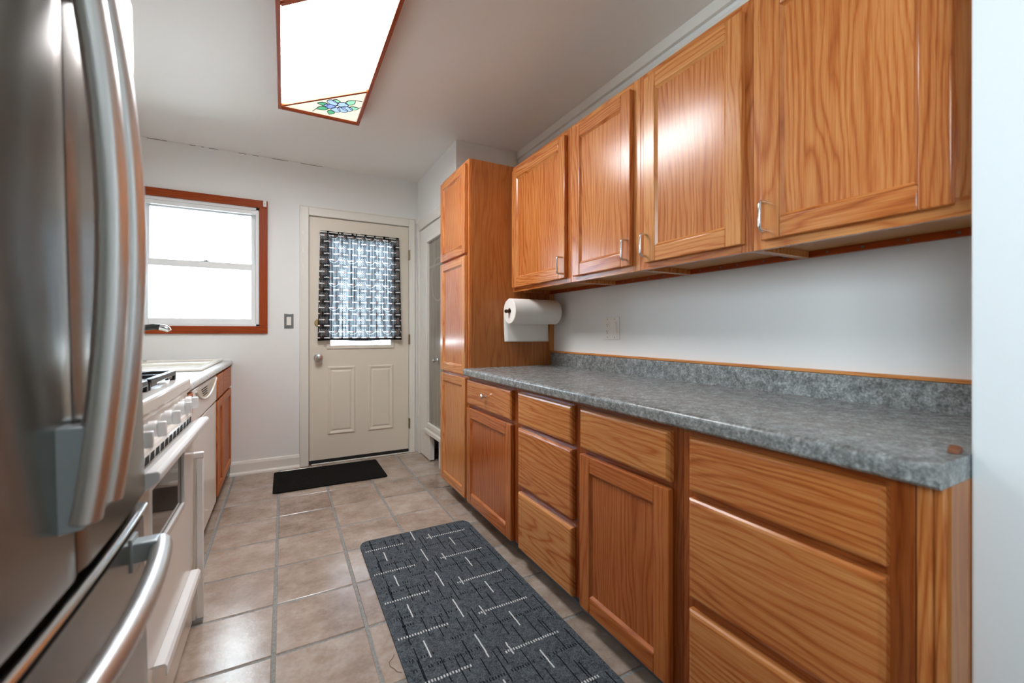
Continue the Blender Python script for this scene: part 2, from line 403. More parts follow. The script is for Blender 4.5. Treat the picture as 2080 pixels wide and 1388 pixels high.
sash('upper_sash', YB+.062, YB+.092, zm0+.01, WZ1-j, .034, .030)
lo = sash('lower_sash', YB+.032, YB+.060, WZ0+.016, zm1, zm1-zm0, .040)
mb = MB(); lx = -0.51
mb.lathe([(0, 0), (.012, 0), (.012, .006), (.006, .010), (0, .010)], (lx, YB+.046, zm1), (0, 0, 1), 16).box(lx-.03, lx+.03, YB+.038, YB+.054, zm1, zm1+.004, .001)
mb.box(lx, lx+.05, YB+.040, YB+.048, zm1+.008, zm1+.013, .002).build('sash_lock', screw_m, lo)
tag(MB().box(-.139, -.117, YB-.030, YB-.0185, 2.040, 2.085, .002).lathe([(0, 0), (.003, 0), (.003, .0015), (0, .002)], (-.128, YB-.030, 2.062), (0, -1, 0), 10, 1)
    .build('curtain_rod_bracket', [almond, screw_m], None, (-.128, YB-.018, 2.04)),
    'small beige bracket on the top right corner of the window casing', 'bracket')

# ------------------------------------------------------------------ door_1 (back door)
d1 = thing('door_1', None, None, (0.585, YB, 0), kind='structure')
mb = MB()
mb.box(0.112, DX0, YB-.020, YB-e, 0, 2.090, .004).box(DX1, 1.042, YB-.020, YB-e, 0, 2.090, .004).box(DX0, DX1, YB-.0195, YB-e, DZ1, 2.090, .004)
mb.box(0.112, 0.122, YB-.026, YB-.02, 0, 2.093, .002).box(0.112, 1.042, YB-.026, YB-.02, 2.083, 2.093, .002)
cas = mb.build('casing', trim_m, d1)
for z in (1.871, 1.734, 1.604):
    MB().lathe([(0, 0), (.006, 0), (.006, .003), (0, .004)], (0.135, YB-.020, z), (0, -1, 0), 12).box(.131, .139, YB-.0235, YB-.020, z-.018, z+.018, .001).build('hook_plate', almond, cas)
lx0, lx1, lz0, lz1 = 0.335, 0.835, 0.962, 1.850
dx0, dx1, dz0, dz1 = DX0+.0035, DX1-.003, .034, DZ1-.006
y0, y1 = YB+.002, YB+.044
mb = MB()
mb.box(dx0, lx0, y0, y1, dz0, dz1).box(lx1, dx1, y0, y1, dz0, dz1).box(lx0, lx1, y0, y1, lz1, dz1).box(lx0, lx1, y0, y1, dz0, lz0)
def raised(mb, a0, a1, c0, c1):   # moulded panel: raised rim, sunk slope, raised field
    def ring(o, i, h0, h1):
        A = [(a0+o, c0+o), (a1-o, c0+o), (a1-o, c1-o), (a0+o, c1-o)]; B = [(a0+i, c0+i), (a1-i, c0+i), (a1-i, c1-i), (a0+i, c1-i)]
        t = bmesh.new()
        va = [t.verts.new((x, y0-h0, z)) for x, z in A]; vb = [t.verts.new((x, y0-h1, z)) for x, z in B]
        for k in range(4): t.faces.new((va[k], va[(k+1) % 4], vb[(k+1) % 4], vb[k]))
        bmesh.ops.recalc_face_normals(t, faces=t.faces[:]); mb._add(t, 0)
        return B
    ring(0, .006, 0, .008); ring(.006, .014, .008, .008); ring(.014, .030, .008, .001); B = ring(.030, .044, .001, .006)
    t = bmesh.new(); t.faces.new([t.verts.new((x, y0-.006, z)) for x, z in B]); mb._add(t, 0)
raised(mb, .318, .534, .232, .792); raised(mb, .638, .852, .232, .792)
slab = mb.build('door_panel', door_m, d1)
mb = MB(); f = .024
for a in ((lx0-f, lx0+.006, lz0-f, lz1+f), (lx1-.006, lx1+f, lz0-f, lz1+f), (lx0, lx1, lz1-.006, lz1+f), (lx0, lx1, lz0-f, lz0+.006)):
    mb.box(a[0], a[1], y0-.010, y0+.001, a[2], a[3], .004)
lf = mb.build('glass_frame', door_m, slab)
MB().box(lx0, lx1, YB+.020, YB+.026, lz0, lz1).build('pane', glass_m, slab)
MB().lathe([(.034, 0), (.034, .006), (.016, .010), (.014, .030), (.026, .040), (.030, .052), (.026, .064), (.012, .069), (0, .069)], (.250, y0, .868), (0, -1, 0)).build('door_knob', nickel, slab)
MB().lathe([(.030, 0), (.030, .006), (.024, .012), (.022, .018), (0, .018)], (.250, y0, 1.152), (0, -1, 0)).build('deadbolt', brass, slab)
for z in (1.764, 1.012, .263):
    MB().tube([(dx1+.004, YB-.024, z-.045), (dx1+.004, YB-.024, z+.045)], .0055, 10).box(dx1-.001, dx1+.0035, YB-.020, YB+.002, z-.045, z+.045).build('hinge', plain('worn_brass', srgb(150, 132, 96), .4, .8), d1)
mb = MB(); mb.box(dx0, dx1, YB-.002, YB+.044, .006, .032, 0, 0)
mb.box(DX0, DX0+.022, YB+.046, YB+.075, 0, DZ1).box(DX1-.022, DX1, YB+.046, YB+.075, 0, DZ1).box(DX0, DX1, YB+.046, YB+.075, DZ1-.022, DZ1)
mb.build('door_sweep', rubber, d1)
mb = MB(); mb.box(DX0, DX1, YB-.010, YB+.12, -.001, .004, .001, 0).box(DX0+.02, DX1, YB-.016, YB-.006, 0, .009, .003, 1)
mb.build('threshold', [plain('worn_wood_sill', srgb(110, 82, 60), .7), trim_m], d1)

# curtain pattern: dark sheer cloth with rows of white dashes, arcs and checks
def curtain_mat():
    t = NT('patterned_curtain_cloth'); t.n.remove(t.p)
    x, y, z = t.xyz(t.obj())
    zr = t.m('DIVIDE', z, 0.0492); row = t.m('FLOOR', zr); fz = t.m('FRACT', zr)
    odd = t.m('MODULO', row, 2.0)
    fx = t.m('FRACT', t.m('ADD', t.m('DIVIDE', x, 0.072), t.m('MULTIPLY', odd, 0.5)))
    dash = t.m('MULTIPLY', t.m('LESS_THAN', fx, 0.56), t.m('LESS_THAN', t.m('ABSOLUTE', t.m('SUBTRACT', fz, 0.5)), 0.09))
    # arcs
    ax = t.m('SUBTRACT', t.m('FRACT', t.m('DIVIDE', x, 0.144)), 0.5); az = t.m('SUBTRACT', t.m('FRACT', t.m('DIVIDE', t.m('ADD', z, 0.03), 0.1968)), 0.62)
    rad = t.m('SQRT', t.m('ADD', t.m('POWER', t.m('MULTIPLY', ax, 0.144), 2.0), t.m('POWER', t.m('MULTIPLY', az, 0.1968), 2.0)))
    arc = t.m('MULTIPLY', t.m('LESS_THAN', t.m('ABSOLUTE', t.m('SUBTRACT', rad, 0.040)), 0.0018), t.m('LESS_THAN', az, 0.02))
    # little checks in alternate columns
    ck = t.m('LESS_THAN', t.m('MULTIPLY', t.m('SINE', t.m('MULTIPLY', x, 420.0)), t.m('SINE', t.m('MULTIPLY', z, 420.0))), -0.25)
    colm = t.m('LESS_THAN', t.m('ABSOLUTE', t.m('SUBTRACT', t.m('FRACT', t.m('ADD', t.m('DIVIDE', x, 0.144), 0.5)), 0.5)), 0.17)
    band = t.m('GREATER_THAN', t.m('FRACT', t.m('DIVIDE', z, 0.0984)), 0.42)
    chk = t.m('MULTIPLY', ck, t.m('MULTIPLY', colm, band))
    sp = t.m('GREATER_THAN', t.noise(t.comb(x, y, z), 260, 2), 0.60)
    lac = t.m('MULTIPLY', t.m('GREATER_THAN', t.noise(t.comb(x, y, z), 70, 3), 0.58), 0.15)
    wf = t.m('MAXIMUM', dash, t.m('MAXIMUM', t.m('MULTIPLY', arc, 0.7), t.m('MAXIMUM', t.m('MULTIPLY', chk, 0.8), t.m('MAXIMUM', t.m('MULTIPLY', sp, 0.35), lac))))
    hem = t.m('MAXIMUM', t.m('LESS_THAN', z, 0.022), t.m('GREATER_THAN', z, 0.872))
    wd = t.m('MAXIMUM', dash, t.m('MAXIMUM', t.m('MULTIPLY', arc, 0.45), t.m('MULTIPLY', chk, 0.35)))
    red = t.m('MULTIPLY', t.m('GREATER_THAN', fx, 0.60), t.m('MULTIPLY', t.m('LESS_THAN', fx, 0.74), t.m('LESS_THAN', t.m('ABSOLUTE', t.m('SUBTRACT', fz, 0.5)), 0.10)))
    gath = t.ramp(t.noise(t.comb(t.m('MULTIPLY', x, 85.0), 0.0, t.m('MULTIPLY', z, 1.6)), 1.0, 2, 0.6), [(0.36, (.14, .14, .14)), (0.56, (1, 1, 1))])
    base = t.mix(wd, (0.009, 0.009, 0.010), (0.78, 0.80, 0.82)); base = t.mix(t.m('MULTIPLY', red, 0.7), base, (0.42, 0.12, 0.06))
    tr = t.mix(wf, (0.120, 0.130, 0.140), (0.55, 0.58, 0.61)); tr = t.mix(t.m('MULTIPLY', red, 0.7), tr, (0.25, 0.10, 0.06))
    d = t.new('ShaderNodeBsdfDiffuse'); t.l.new(base, d.inputs[0]); q = t.new('ShaderNodeBsdfTranslucent'); t.l.new(t.mix(hem, t.mix(1.0, tr, gath, 'MULTIPLY'), (0.004, 0.004, 0.004)), q.inputs[0])
    ad = t.new('ShaderNodeAddShader'); t.l.new(d.outputs[0], ad.inputs[0]); t.l.new(q.outputs[0], ad.inputs[1])
    t.l.new(ad.outputs[0], t.out.inputs[0]); return t.mat
cur_m = curtain_mat()
def cur(u, v):
    top = 1.902; x0 = .262+(.241-.262)*v; x1 = .893+(.912-.893)*v
    z = top+(1.006-top)*v-.010*math.sin(u*PI*1.0)*v*0+.004*math.sin(u*9)*v
    k = 0.35+0.65*min(1, v*3)
    dy = .013*math.sin(u*2*PI*7+.8*math.sin(u*11))+.008*math.sin(u*2*PI*17+1.2+v*1.2)+.004*math.sin(u*2*PI*31+2.0*v)
    return (x0+(x1-x0)*u+.004*math.sin(u*40)*k, YB-.034-.012*v+dy*k*(1-.25*v), z)
mb = MB(); mb.grid(cur, 260, 40)
curt = mb.build('door_curtain', cur_m, None, (.577, YB-.03, 1.006))
tag(curt, 'sheer black and white patterned curtain over the back door glass', 'curtain')
MB().tube([(.258, YB-.034, 1.893), (.900, YB-.034, 1.890)], .0045, 8).box(.255, .262, YB-.034, YB-.0085, 1.888, 1.898).box(.896, .903, YB-.034, YB-.0085, 1.886, 1.896).build('curtain_rod', almond, curt)

# ------------------------------------------------------------------ door_2 (white glazed side door)
d2 = thing('door_2', None, None, (XS, 3.36, 0), kind='structure')
mb = MB(); xa, xb = XS-.014, XS-e
mb.box(xa, xb, SY1, YB-.027, 0, 2.06, .003).box(xa, xb, YJ+.03, SY1, SZ1, 2.06, .003).box(xa-.008, xa, SY1-.02, YB-.03, 2.045, 2.062, .002)
mb.build('casing', trim_m, d2)
gx0, gx1, gy0, gy1, gz0, gz1 = XS+.002, XS+.040, 3.035, 3.533, .312, 1.832
ny0, ny1, nz = 3.24, 3.470, .215
mb = MB(); top = SZ1-.006; ya, yb = SY0+.006, SY1-.006
mb.box(gx0, gx1, gy1, yb, nz, top).box(gx0, gx1, ya, gy0, nz, top).box(gx0, gx1, gy0, gy1, gz1, top).box(gx0, gx1, gy0, gy1, nz, gz0)
mb.box(gx0, gx1, ny1, yb, .010, nz).box(gx0, gx1, ya, ny0, .010, nz)
for q in ((gy1, gy1+.030, gz0-.03, gz1+.03), (gy0-.03, gy0, gz0-.03, gz1+.03)): mb.box(gx0-.010, gx0+.001, q[0], q[1], q[2], q[3], .004)
for q in ((gz1, gz1+.03), (gz0-.03, gz0)): mb.box(gx0-.010, gx0+.001, gy0, gy1, q[0], q[1], .004)
mb.box(gx0-.018, gx0+.001, ya, gy1+.05, gz0-.085, gz0-.052, .005)
sd = mb.build('door_panel', trim_m, d2)
t = NT('frosted_door_glass'); x, y, z = t.xyz(t.obj())
n = t.noise(t.comb(t.m('MULTIPLY', y, 60.0), x, t.m('MULTIPLY', z, 1.5)), 1.0, 3)
et = t.m('LESS_THAN', t.m('ABSOLUTE', t.m('SUBTRACT', t.m('SQRT', t.m('ADD', t.m('POWER', t.m('ADD', y, 0.06), 2.0), t.m('POWER', t.m('SUBTRACT', z, 1.50), 2.0))), 0.17)), 0.006)
et = t.m('MAXIMUM', et, t.m('LESS_THAN', t.m('ABSOLUTE', t.m('SUBTRACT', z, 1.62)), 0.008))
colr = t.mix(t.m('MULTIPLY', et, 0.25), t.ramp(n, [(0.3, srgb(118, 110, 98)), (0.7, srgb(150, 144, 132))]), (0.55, 0.53, 0.48))
frost = t.set(Base_Color=colr, Roughness=0.22, Specular_IOR_Level=0.6)
MB().box(gx0+.014, gx0+.020, gy0, gy1, gz0, gz1).build('pane', frost, sd)
MB().lathe([(.018, 0), (.018, .004), (.008, .008), (.008, .022), (.016, .030), (.017, .038), (.010, .044), (0, .044)], (gx0, 3.262, .853), (-1, 0, 0), 20).build('knob', nickel, sd)
for z in (1.845, .36):
    MB().tube([(XS-.016, SY1-.003, z-.045), (XS-.016, SY1-.003, z+.045)], .006, 10).box(XS-.0165, XS-.0135, SY1+.002, SY1+.03, z-.045, z+.045, .001).build('hinge', trim_m, d2)

# ------------------------------------------------------------------ cabinets on the right
XF = .9502; XFF = .9717     # door faces, face frame
def shaker(parent, name, xf, y0, y1, z0, z1, sw=.056, rw=.058, th=.0215, mv=None, mh=None):
    mv = mv or oak_v; mh = mh or oak_h
    """recessed-panel door facing -X; front face at xf"""
    mb = MB(); x0, x1 = xf, xf+th
    mb.box(x0, x1, y0, y0+sw, z0, z1, .0035, 0).box(x0, x1, y1-sw, y1, z0, z1, .0035, 0)
    mb.box(x0+.0002, x1, y0+sw, y1-sw, z0, z0+rw, .0035, 1).box(x0+.0002, x1, y0+sw, y1-sw, z1-rw, z1, .0035, 1)
    b = .009   # bead round the panel
    a0, a1, c0, c1 = y0+sw, y1-sw, z0+rw, z1-rw; xm = x0+.0095
    for (ya, yb2) in ((a0, a0+b), (a1, a1-b)): mb.prism([(x0+.002, ya), (xm, yb2), (xm, ya)], 'z', c0, c1, 0)
    for (za, zb2) in ((c0, c0+b), (c1, c1-b)): mb.prism([(x0+.002, za), (xm, zb2), (xm, za)], 'y', a0, a1, 1)
    o = mb.build(name, [mv, mh], parent)
    MB().box(xm, xm+.006, a0, a1, c0, c1).build('door_panel', mv, o)
    return o
def drawer_front(parent, xf, y0, y1, z0, z1, th=.0215):
    mb = MB(); t = bmesh.new(); b = .010
    A = [(y0, z0), (y1, z0), (y1, z1), (y0, z1)]; B = [(y0+b, z0+b), (y1-b, z0+b), (y1-b, z1-b), (y0+b, z1-b)]; C = [(y0+.004, z0+.004), (y1-.004, z0+.004), (y1-.004, z1-.004), (y0+.004, z1-.004)]
    L = [[t.verts.new((x, y, z)) for y, z in R] for x, R in ((xf+th, A), (xf+.007, A), (xf+.0025, C), (xf, B))]
    for P, Q in zip(L, L[1:]):
        for k in range(4): t.faces.new((P[k], P[(k+1) % 4], Q[(k+1) % 4], Q[k]))
    t.faces.new(L[0]); t.faces.new(L[-1]); bmesh.ops.recalc_face_normals(t, faces=t.faces[:]); mb._add(t, 0)
    return mb.build('drawer', oak_h, parent)
def wire_pull(parent, xf, y, z0, z1):
    p = [(xf+.002, y, z0), (xf-.020, y, z0)] + [(xf-.030+.010*math.cos(a)-.0, y, z0+.008-.008*math.cos(a)*0-.008*math.sin(PI/2-a)) for a in (PI/4,)]
    p = [(xf+.002, y, z0), (xf-.022, y, z0), (xf-.028, y, z0+.003), (xf-.031, y, z0+.010), (xf-.030, y, z1-.010), (xf-.028, y, z1-.003), (xf-.022, y, z1), (xf+.002, y, z1)]
    MB().tube(p, .0048, 10, up=(0, 1, 0)).build('handle', chrome, parent)
def face_frame(mb, x0, x1, y0, y1, z0, z1, st=.042, rails=(), tr=.04, br=.04):
    mb.box(x0, x1, y0, y0+st, z0, z1, .001, 0).box(x0, x1, y1-st, y1, z0, z1, .001, 0)
    mb.box(x0, x1, y0+st, y1-st, z1-tr, z1, 0, 1).box(x0, x1, y0+st, y1-st, z0, z0+br, 0, 1)
    for r in rails: mb.box(x0, x1, y0+st, y1-st, r-.02, r+.02, 0, 1)
def base_cabinet(label, y0, y1, rails):
    y0 += .0004; y1 -= .0004
    t = thing('base_cabinet', label, 'cabinet', ((XFF+XR)/2, (y0+y1)/2, .0), 'base cabinets under the grey counter')
    mb = MB(); z0, z1 = .095, .8214
    face_frame(mb, XFF, XFF+.019, y0, y1, z0-.012, z1, rails=rails)
    mb.box(XFF+.019, XR-.002, y0, y0+.015, z0, z1, 0, 2).box(XFF+.019, XR-.002, y1-.015, y1, z0, z1, 0, 2).box(XFF+.019, XR-.002, y0, y1, z0, z0+.015, 0, 2)
    mb.box(XR-.012, XR-.002, y0, y1, z0, z1, 0, 2).box(XFF+.065, XFF+.08, y0, y1, .0, z0, 0, 2)
    mb.build('cabinet_frame', [frame_v, frame_h, ply_v], t)
    return t
Z1, Z2, Z3, Z5, Z6, ZD = .8008, .6566, .6369, .3730, .3420, .0830
c1 = base_cabinet('oak base cabinet beside the tall pantry with a knobbed drawer over a door', 1.768, 2.3690, (.647,))
dr = drawer_front(c1, XF, 1.8015, 2.3560, Z2, Z1)
MB().lathe([(.0075, 0), (.006, .003), (.0052, .012), (.010, .017), (.0155, .022), (.0155, .026), (.009, .031), (0, .032)], (XF, 2.085, .735), (-1, 0, 0), 20).build('knob', chrome, dr)
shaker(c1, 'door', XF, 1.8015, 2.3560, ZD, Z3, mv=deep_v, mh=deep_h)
c2 = base_cabinet('narrow oak base cabinet with a stack of three plain drawers', 1.290, 1.768, (.647, .3575))
drawer_front(c2, XF, 1.3164, 1.7338, Z2, Z1); drawer_front(c2, XF, 1.3164, 1.7338, Z5, Z3); drawer_front(c2, XF, 1.3164, 1.7338, ZD, Z6)
c3 = base_cabinet('oak base cabinet with one drawer without a knob above a recessed panel door', .822, 1.290, (.647,))
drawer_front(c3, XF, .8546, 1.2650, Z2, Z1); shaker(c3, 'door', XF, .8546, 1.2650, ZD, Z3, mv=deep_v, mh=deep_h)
c4 = base_cabinet('oak base cabinet with three wide drawers at the white wall end', .330, .822, (.647, .3575))
drawer_front(c4, XF, .3656, .7898, Z2, Z1); drawer_front(c4, XF, .3656, .7898, Z5, Z3); drawer_front(c4, XF, .3656, .7898, ZD, Z6)
mb = MB(); mb.box(XFF+.0005, XFF+.03, .3085, .3299, .0, .8214, .004).box(XFF+.006, XFF+.03, .2925, .3085, 0, .8214, .004)
mb.build('filler_strip', oak_v, c4)
MB().box(XFF+.012, XR-.001, .2875, .2925, 0, .8214).build('end_panel', ply_v, c4)
# vinyl base strip along the recessed kick
mb = MB(); mb.prism([(XFF+.050, 0), (XFF+.058, .012), (XFF+.060, .094), (XFF+.0645, .094), (XFF+.0645, 0)], 'y', .332, 2.80)
struct(mb, 'baseboard_right', vinyl_base)

# countertop with backsplash
ct = thing('countertop', 'mottled grey laminate countertop with rolled front edge on the oak base cabinets', 'countertop', (1.25, 1.33, .8218))
CY0, CY1 = YS+.0006, 2.3684; CXF = .9342; cz0, cz1 = .8218, .8636
def nose(xf, z0, z1, r, inner, n=6):
    p = [(inner, z0), (xf+.006, z0), (xf, z0+.006)]
    for k in range(n+1):
        a = PI-(PI/2)*k/n
        p.append((xf+r+r*math.cos(a), z1-r+r*math.sin(a)))
    return p+[(inner, z1)]
mb = MB(); mb.prism(nose(CXF, cz0, cz1, .014, XSTUB-.002), 'y', CY0, CY1, smooth=True)
mb.box(XSTUB-.002, XR-.0205, CY0+.0, CY1, cz0, cz1)
mb.build('counter_slab', lam_m, ct)
mb = MB(); mb.box(XR-.020, XR-.0005, CY0, CY1, cz0, .9440, .004)
mb.build('backsplash', lam_m, ct)
tag(MB().box(XR-.016, XR-.0005, CY0, CY1, .9445, .9560, .002).build('wood_strip', oak_h, None, (XR-.008, 1.3, .9445)), 'thin oak strip along the top of the grey backsplash', 'wood strip')
tag(MB().prism([(1.044, .8640), (1.065, .8640), (1.0655, .874), (1.056, .878), (1.047, .872)], 'y', .296, .312, bev=.002).build('wood_chip', plain('chip_wood', srgb(120, 70, 44), .6), None, (1.05, .304, .864)), 'small reddish wood chip on the counter corner by the white wall', 'wood chip')

# ------------------------------------------------------------------ pantry
pa = thing('pantry_cabinet', 'tall oak pantry cabinet with three stacked doors at the end of the counter', 'cabinet', (1.25, 2.61, 0))
PY0, PY1, PZ1 = 2.3695, 2.850, 2.112
mb = MB(); mb.box(XFF, XFF+.019, PY0-.0002, PY0+.03, .083, PZ1, .002, 0).box(XFF, XFF+.019, PY1-.03, PY1, .083, PZ1, .002, 0)
for a, b in ((.083, .11), (.790, .83), (1.53, 1.57), (2.07, PZ1)): mb.box(XFF, XFF+.019, PY0+.03, PY1-.03, a, b, 0, 1)
mb.build('face_frame', [oak_v, oak_h], pa)
mb = MB(); mb.box(XFF+.019, XR-.002, PY0, PY0+.012, .0954, PZ1).box(XFF+.019, XR-.002, PY1-.012, PY1, .0954, PZ1).box(XFF+.019, XR-.002, PY0+.012, PY1-.012, PZ1-.03, PZ1-.012)
mb.box(XFF+.019, XR-.002, PY0+.012, PY1-.012, .0954, .11).box(XFF+.07, XR-.002, PY0, PY0+.012, 0, .0954).box(XFF+.07, XR-.002, PY1-.012, PY1, 0, .0954)
mb.build('cabinet_body', ply_v, pa)
tag(MB().box(XR-.034, XR-.0005, PY0-.0105, PY0-.0004, .9565, 1.3255, .002).build('wood_strip', oak_v, None, (XR-.017, PY0-.005, .9565)), 'short vertical oak strip where the pantry side meets the white wall', 'wood strip')
shaker(pa, 'door', XF, 2.388, 2.836, 1.551, 2.086, .05, .05); shaker(pa, 'door', XF, 2.388, 2.836, .822, 1.536, .05, .05); shaker(pa, 'door', XF, 2.388, 2.836, .086, .803, .05, .05)

# ------------------------------------------------------------------ wall cabinets
XU = 1.2443; XUF = 1.2658; UZ0, UZ1 = 1.3263, 2.102
def wall_cabinet(label, y0, y1, dy0, dy1, hy, stile):
    y0 += .0005; y1 -= .0005
    t = thing('wall_cabinet', label, 'cabinet', ((XUF+XR)/2, (y0+y1)/2, UZ0), 'oak wall cabinets above the grey counter')
    mb = MB(); face_frame(mb, XUF, XUF+.019, y0, y1, UZ0, UZ1, .038)
    mb.box(XUF, XUF+.019, y0+.038, dy0+.02, UZ0+.04, UZ1-.04)
    mb.box(XUF+.019, XR-.013, y0, y0+.015, UZ0, UZ1, 0, 0).box(XUF+.019, XR-.013, y1-.015, y1, UZ0, UZ1, 0, 0)
    mb.box(XUF+.019, XR-.013, y0+.015, y1-.015, UZ1-.015, UZ1, 0, 2).box(XUF+.019, XR-.013, y0+.015, y1-.015, UZ0+.020, UZ0+.034, 0, 2)
    mb.box(XR-.03, XR-.013, y0+.015, y1-.015, UZ0, UZ0+.020, 0, 3).box(XR-.026, XR-.013, y0+.015, y1-.015, UZ0+.034, UZ1-.015, 0, 2)
    for k in range(5):
        q = y0+.04+(y1-y0-.08)*(k+.3*random.random())/4.4
        mb.lathe([(.004, 0), (.004, .0015), (0, .0015)], (XR-.0302, q, UZ0+.010), (-1, 0, 0), 8, 4)
    mb.build('cabinet_frame', [oak_v, oak_h, ply_under, cherry_h, screw_m], t)
    d = shaker(t, 'door', XU, dy0, dy1, 1.3504, 2.0713)
    wire_pull(d, XU, hy, 1.375, 1.458)
    return t
wall_cabinet('oak wall cabinet next to the pantry, above the paper towel roll', 1.7486, 2.3685, 1.780, 2.3454, 1.803, 0)
wall_cabinet('second oak wall cabinet from the pantry, with a pull on its near side', 1.280, 1.7486, 1.3179, 1.7149, 1.335, 0)
wall_cabinet('third oak wall cabinet from the pantry, with a pull on its far side', .8110, 1.280, .8356, 1.2433, 1.229, 0)
wall_cabinet('oak wall cabinet nearest the white wall, with an arched grain door', YS+.002, .8110, .3637, .7768, .759, 0)

# ------------------------------------------------------------------ paper towels
RX, RY, RZ = 1.193, 2.276, 1.203; Lr = .328
ho = thing('paper_towel_holder', 'dark rod holder carrying the paper towel roll by the pantry', 'holder', (RX+.3, PY0-.01, RZ))
MB().box(RX+Lr+.001, RX+Lr+.006, RY-.010, PY0-.0006, RZ-.010, RZ+.010, .002).build('arm', enamel_w, ho)
MB().tube([(RX+Lr+.003, RY, RZ), (RX-.012, RY, RZ)], .009, 12).build('rod', black_p, ho)
MB().lathe([(.010, 0), (.011, .006), (.006, .009), (.010, .014), (.012, .019), (.008, .026), (0, .028)], (RX-.004, RY, RZ), (-1, 0, 0), 18).build('end_knob', plain('bronze_knob', srgb(86, 60, 44), .3, .7), ho)
ro = thing('paper_towel_roll', 'white paper towel roll with a loose sheet hanging beside the pantry side', 'paper towel', (RX+.14, RY, RZ))
mb = MB(); R = .0765; Lr = .328
mb.lathe([(.020, 0), (R-.003, 0), (R, .003), (R, Lr-.003), (R-.003, Lr), (.020, Lr), (.020, 0)], (RX, RY, RZ), (1, 0, 0), 48)
rb = mb.build('roll', paper, ro)
MB().lathe([(.0196, .001), (.0196, Lr-.001), (.017, Lr-.001), (.017, .001), (.0196, .001)], (RX, RY, RZ), (1, 0, 0), 24).build('core', card, ro)
def sheet(u, v):
    a = v
    if a < .25:
        q = (a/.25)*PI*.30
        y = RY+(R+.0012)*math.cos(q-PI*.0+0)*1; y = RY+(R+.0012)*math.sin(PI/2-(.30*PI-q)); z = RZ+(R+.0012)*math.cos(PI/2-(.30*PI-q))
    else:
        k = (a-.25)/.75; y = RY+R+.0012-.012*k*k; z = RZ-.185*k
    return (RX+.001+(Lr-.004)*u-.006*u*max(0, v-.4), y, z+.012*u*max(0, v-.5)*0)
mb = MB(); mb.grid(sheet, 10, 30)
so = mb.build('loose_sheet', paper, ro)
md = so.modifiers.new('thickness', 'SOLIDIFY'); md.thickness = .0006; md.offset = 1

# ------------------------------------------------------------------ outlet and switch plates
op = thing('outlet_plate', 'almond wall plate with outlet and rocker switch above the grey counter', 'outlet', (XR, 1.795, 1.04))
y0, y1, z0, z1 = 1.734, 1.856, 1.038, 1.160
MB().box(XR-.006, XR-.0003, y0, y1, z0, z1, .003).build('plate', almond, op)
yc = 1.826; zc = (z0+z1)/2
mb = MB(); mb.box(XR-.0085, XR-.006, yc-.017, yc+.017, zc-.034, zc+.034, .001, 0)
for s in (-1, 1):
    zz = zc+s*.018
    for dy in (-.006, .006): mb.box(XR-.0088, XR-.0084, yc+dy-.001, yc+dy+.001, zz-.002, zz+.006, 0, 1)
    mb.lathe([(.0025, 0), (.0025, .0003), (0, .0003)], (XR-.0085, yc, zz-.007), (-1, 0, 0), 10, 1)
mb.build('outlet', [almond, dark_gap], op)
yc = 1.770
MB().prism([(XR-.006, zc-.033), (XR-.0075, zc-.033), (XR-.0125, zc+.033), (XR-.006, zc+.033)], 'y', yc-.0165, yc+.0165, bev=.001).build('rocker_switch', almond, op)
for yy in (1.770, 1.826):
    for zz in (z0+.012, z1-.012): MB().lathe([(.0028, 0), (.0028, .0008), (0, .0012)], (XR-.006, yy, zz), (-1, 0, 0), 10).build('screw', screw_m, op)
sp = thing('light_switch', 'chrome plated light switch on the back wall beside the door', 'switch', (.036, YB, 1.108))
MB().box(.003, .069, YB-.005, YB-.0003, 1.106, 1.222, .003).build('plate', plain('satin_chrome_plate', (.34, .34, .34), .30, 1.0), sp)
MB().prism([(YB-.005, 1.131), (YB-.007, 1.131), (YB-.011, 1.197), (YB-.005, 1.197)], 'x', .020, .052, bev=.001).build('rocker', almond, sp)
for zz in (1.117, 1.211): MB().lathe([(.003, 0), (.003, .001), (0, .0014)], (.036, YB-.005, zz), (0, -1, 0), 10).build('screw', screw_m, sp)

# ------------------------------------------------------------------ ceiling light
LX0, LX1, LY0, LY1 = -.029, .414, 1.50, 2.812; LZ = 2.363
cl = thing('ceiling_light', 'long wood framed ceiling light with a stained glass flower corner', 'ceiling light', ((LX0+LX1)/2, (LY0+LY1)/2, ZC))
fw = .018
mb = MB()
mb.box(LX0, LX0+fw, LY0, LY1, LZ, ZC-.001, .002, 0).box(LX1-fw, LX1, LY0, LY1, LZ, ZC-.001, .002, 0)
mb.box(LX0+fw, LX1-fw, LY0, LY0+fw, LZ, ZC-.001, .002, 1).box(LX0+fw, LX1-fw, LY1-fw, LY1, LZ, ZC-.001, .002, 1)
def bar(xa, ya, xb, yb):
    d = Vector((xb-xa, yb-ya, 0)); L = d.length; ang = math.atan2(d.y, d.x)
    mb.box((xa+xb)/2-L/2, (xa+xb)/2+L/2, (ya+yb)/2-.007, (ya+yb)/2+.007, LZ+.001, LZ+.022, .001, 1, rot=Matrix.Rotation(ang, 3, 'Z'))
bar(LX0+fw, 2.772, LX1-fw, 2.394); bar(LX0+fw, 1.918, LX1-fw, 1.540)
mb.build('frame', [cherry_h, cherry_x], cl)
mb = MB(); zd = LZ+.014
mb.prism([(LX0+fw, 2.765), (LX1-fw, 2.387), (LX1-fw, 1.547), (LX0+fw, 1.925)], 'z', zd, zd+.004)
mb.build('diffuser', diff_m, cl)
cream = emit('cream_stained_glass', (1.0, .93, .76), 0.36); white_g = emit('white_stained_glass', (1, 1, .98), 0.45)
green = emit('green_stained_glass', (.10, .50, .26), 0.36); green2 = emit('pale_green_stained_glass', (.30, .78, .52), 0.4)
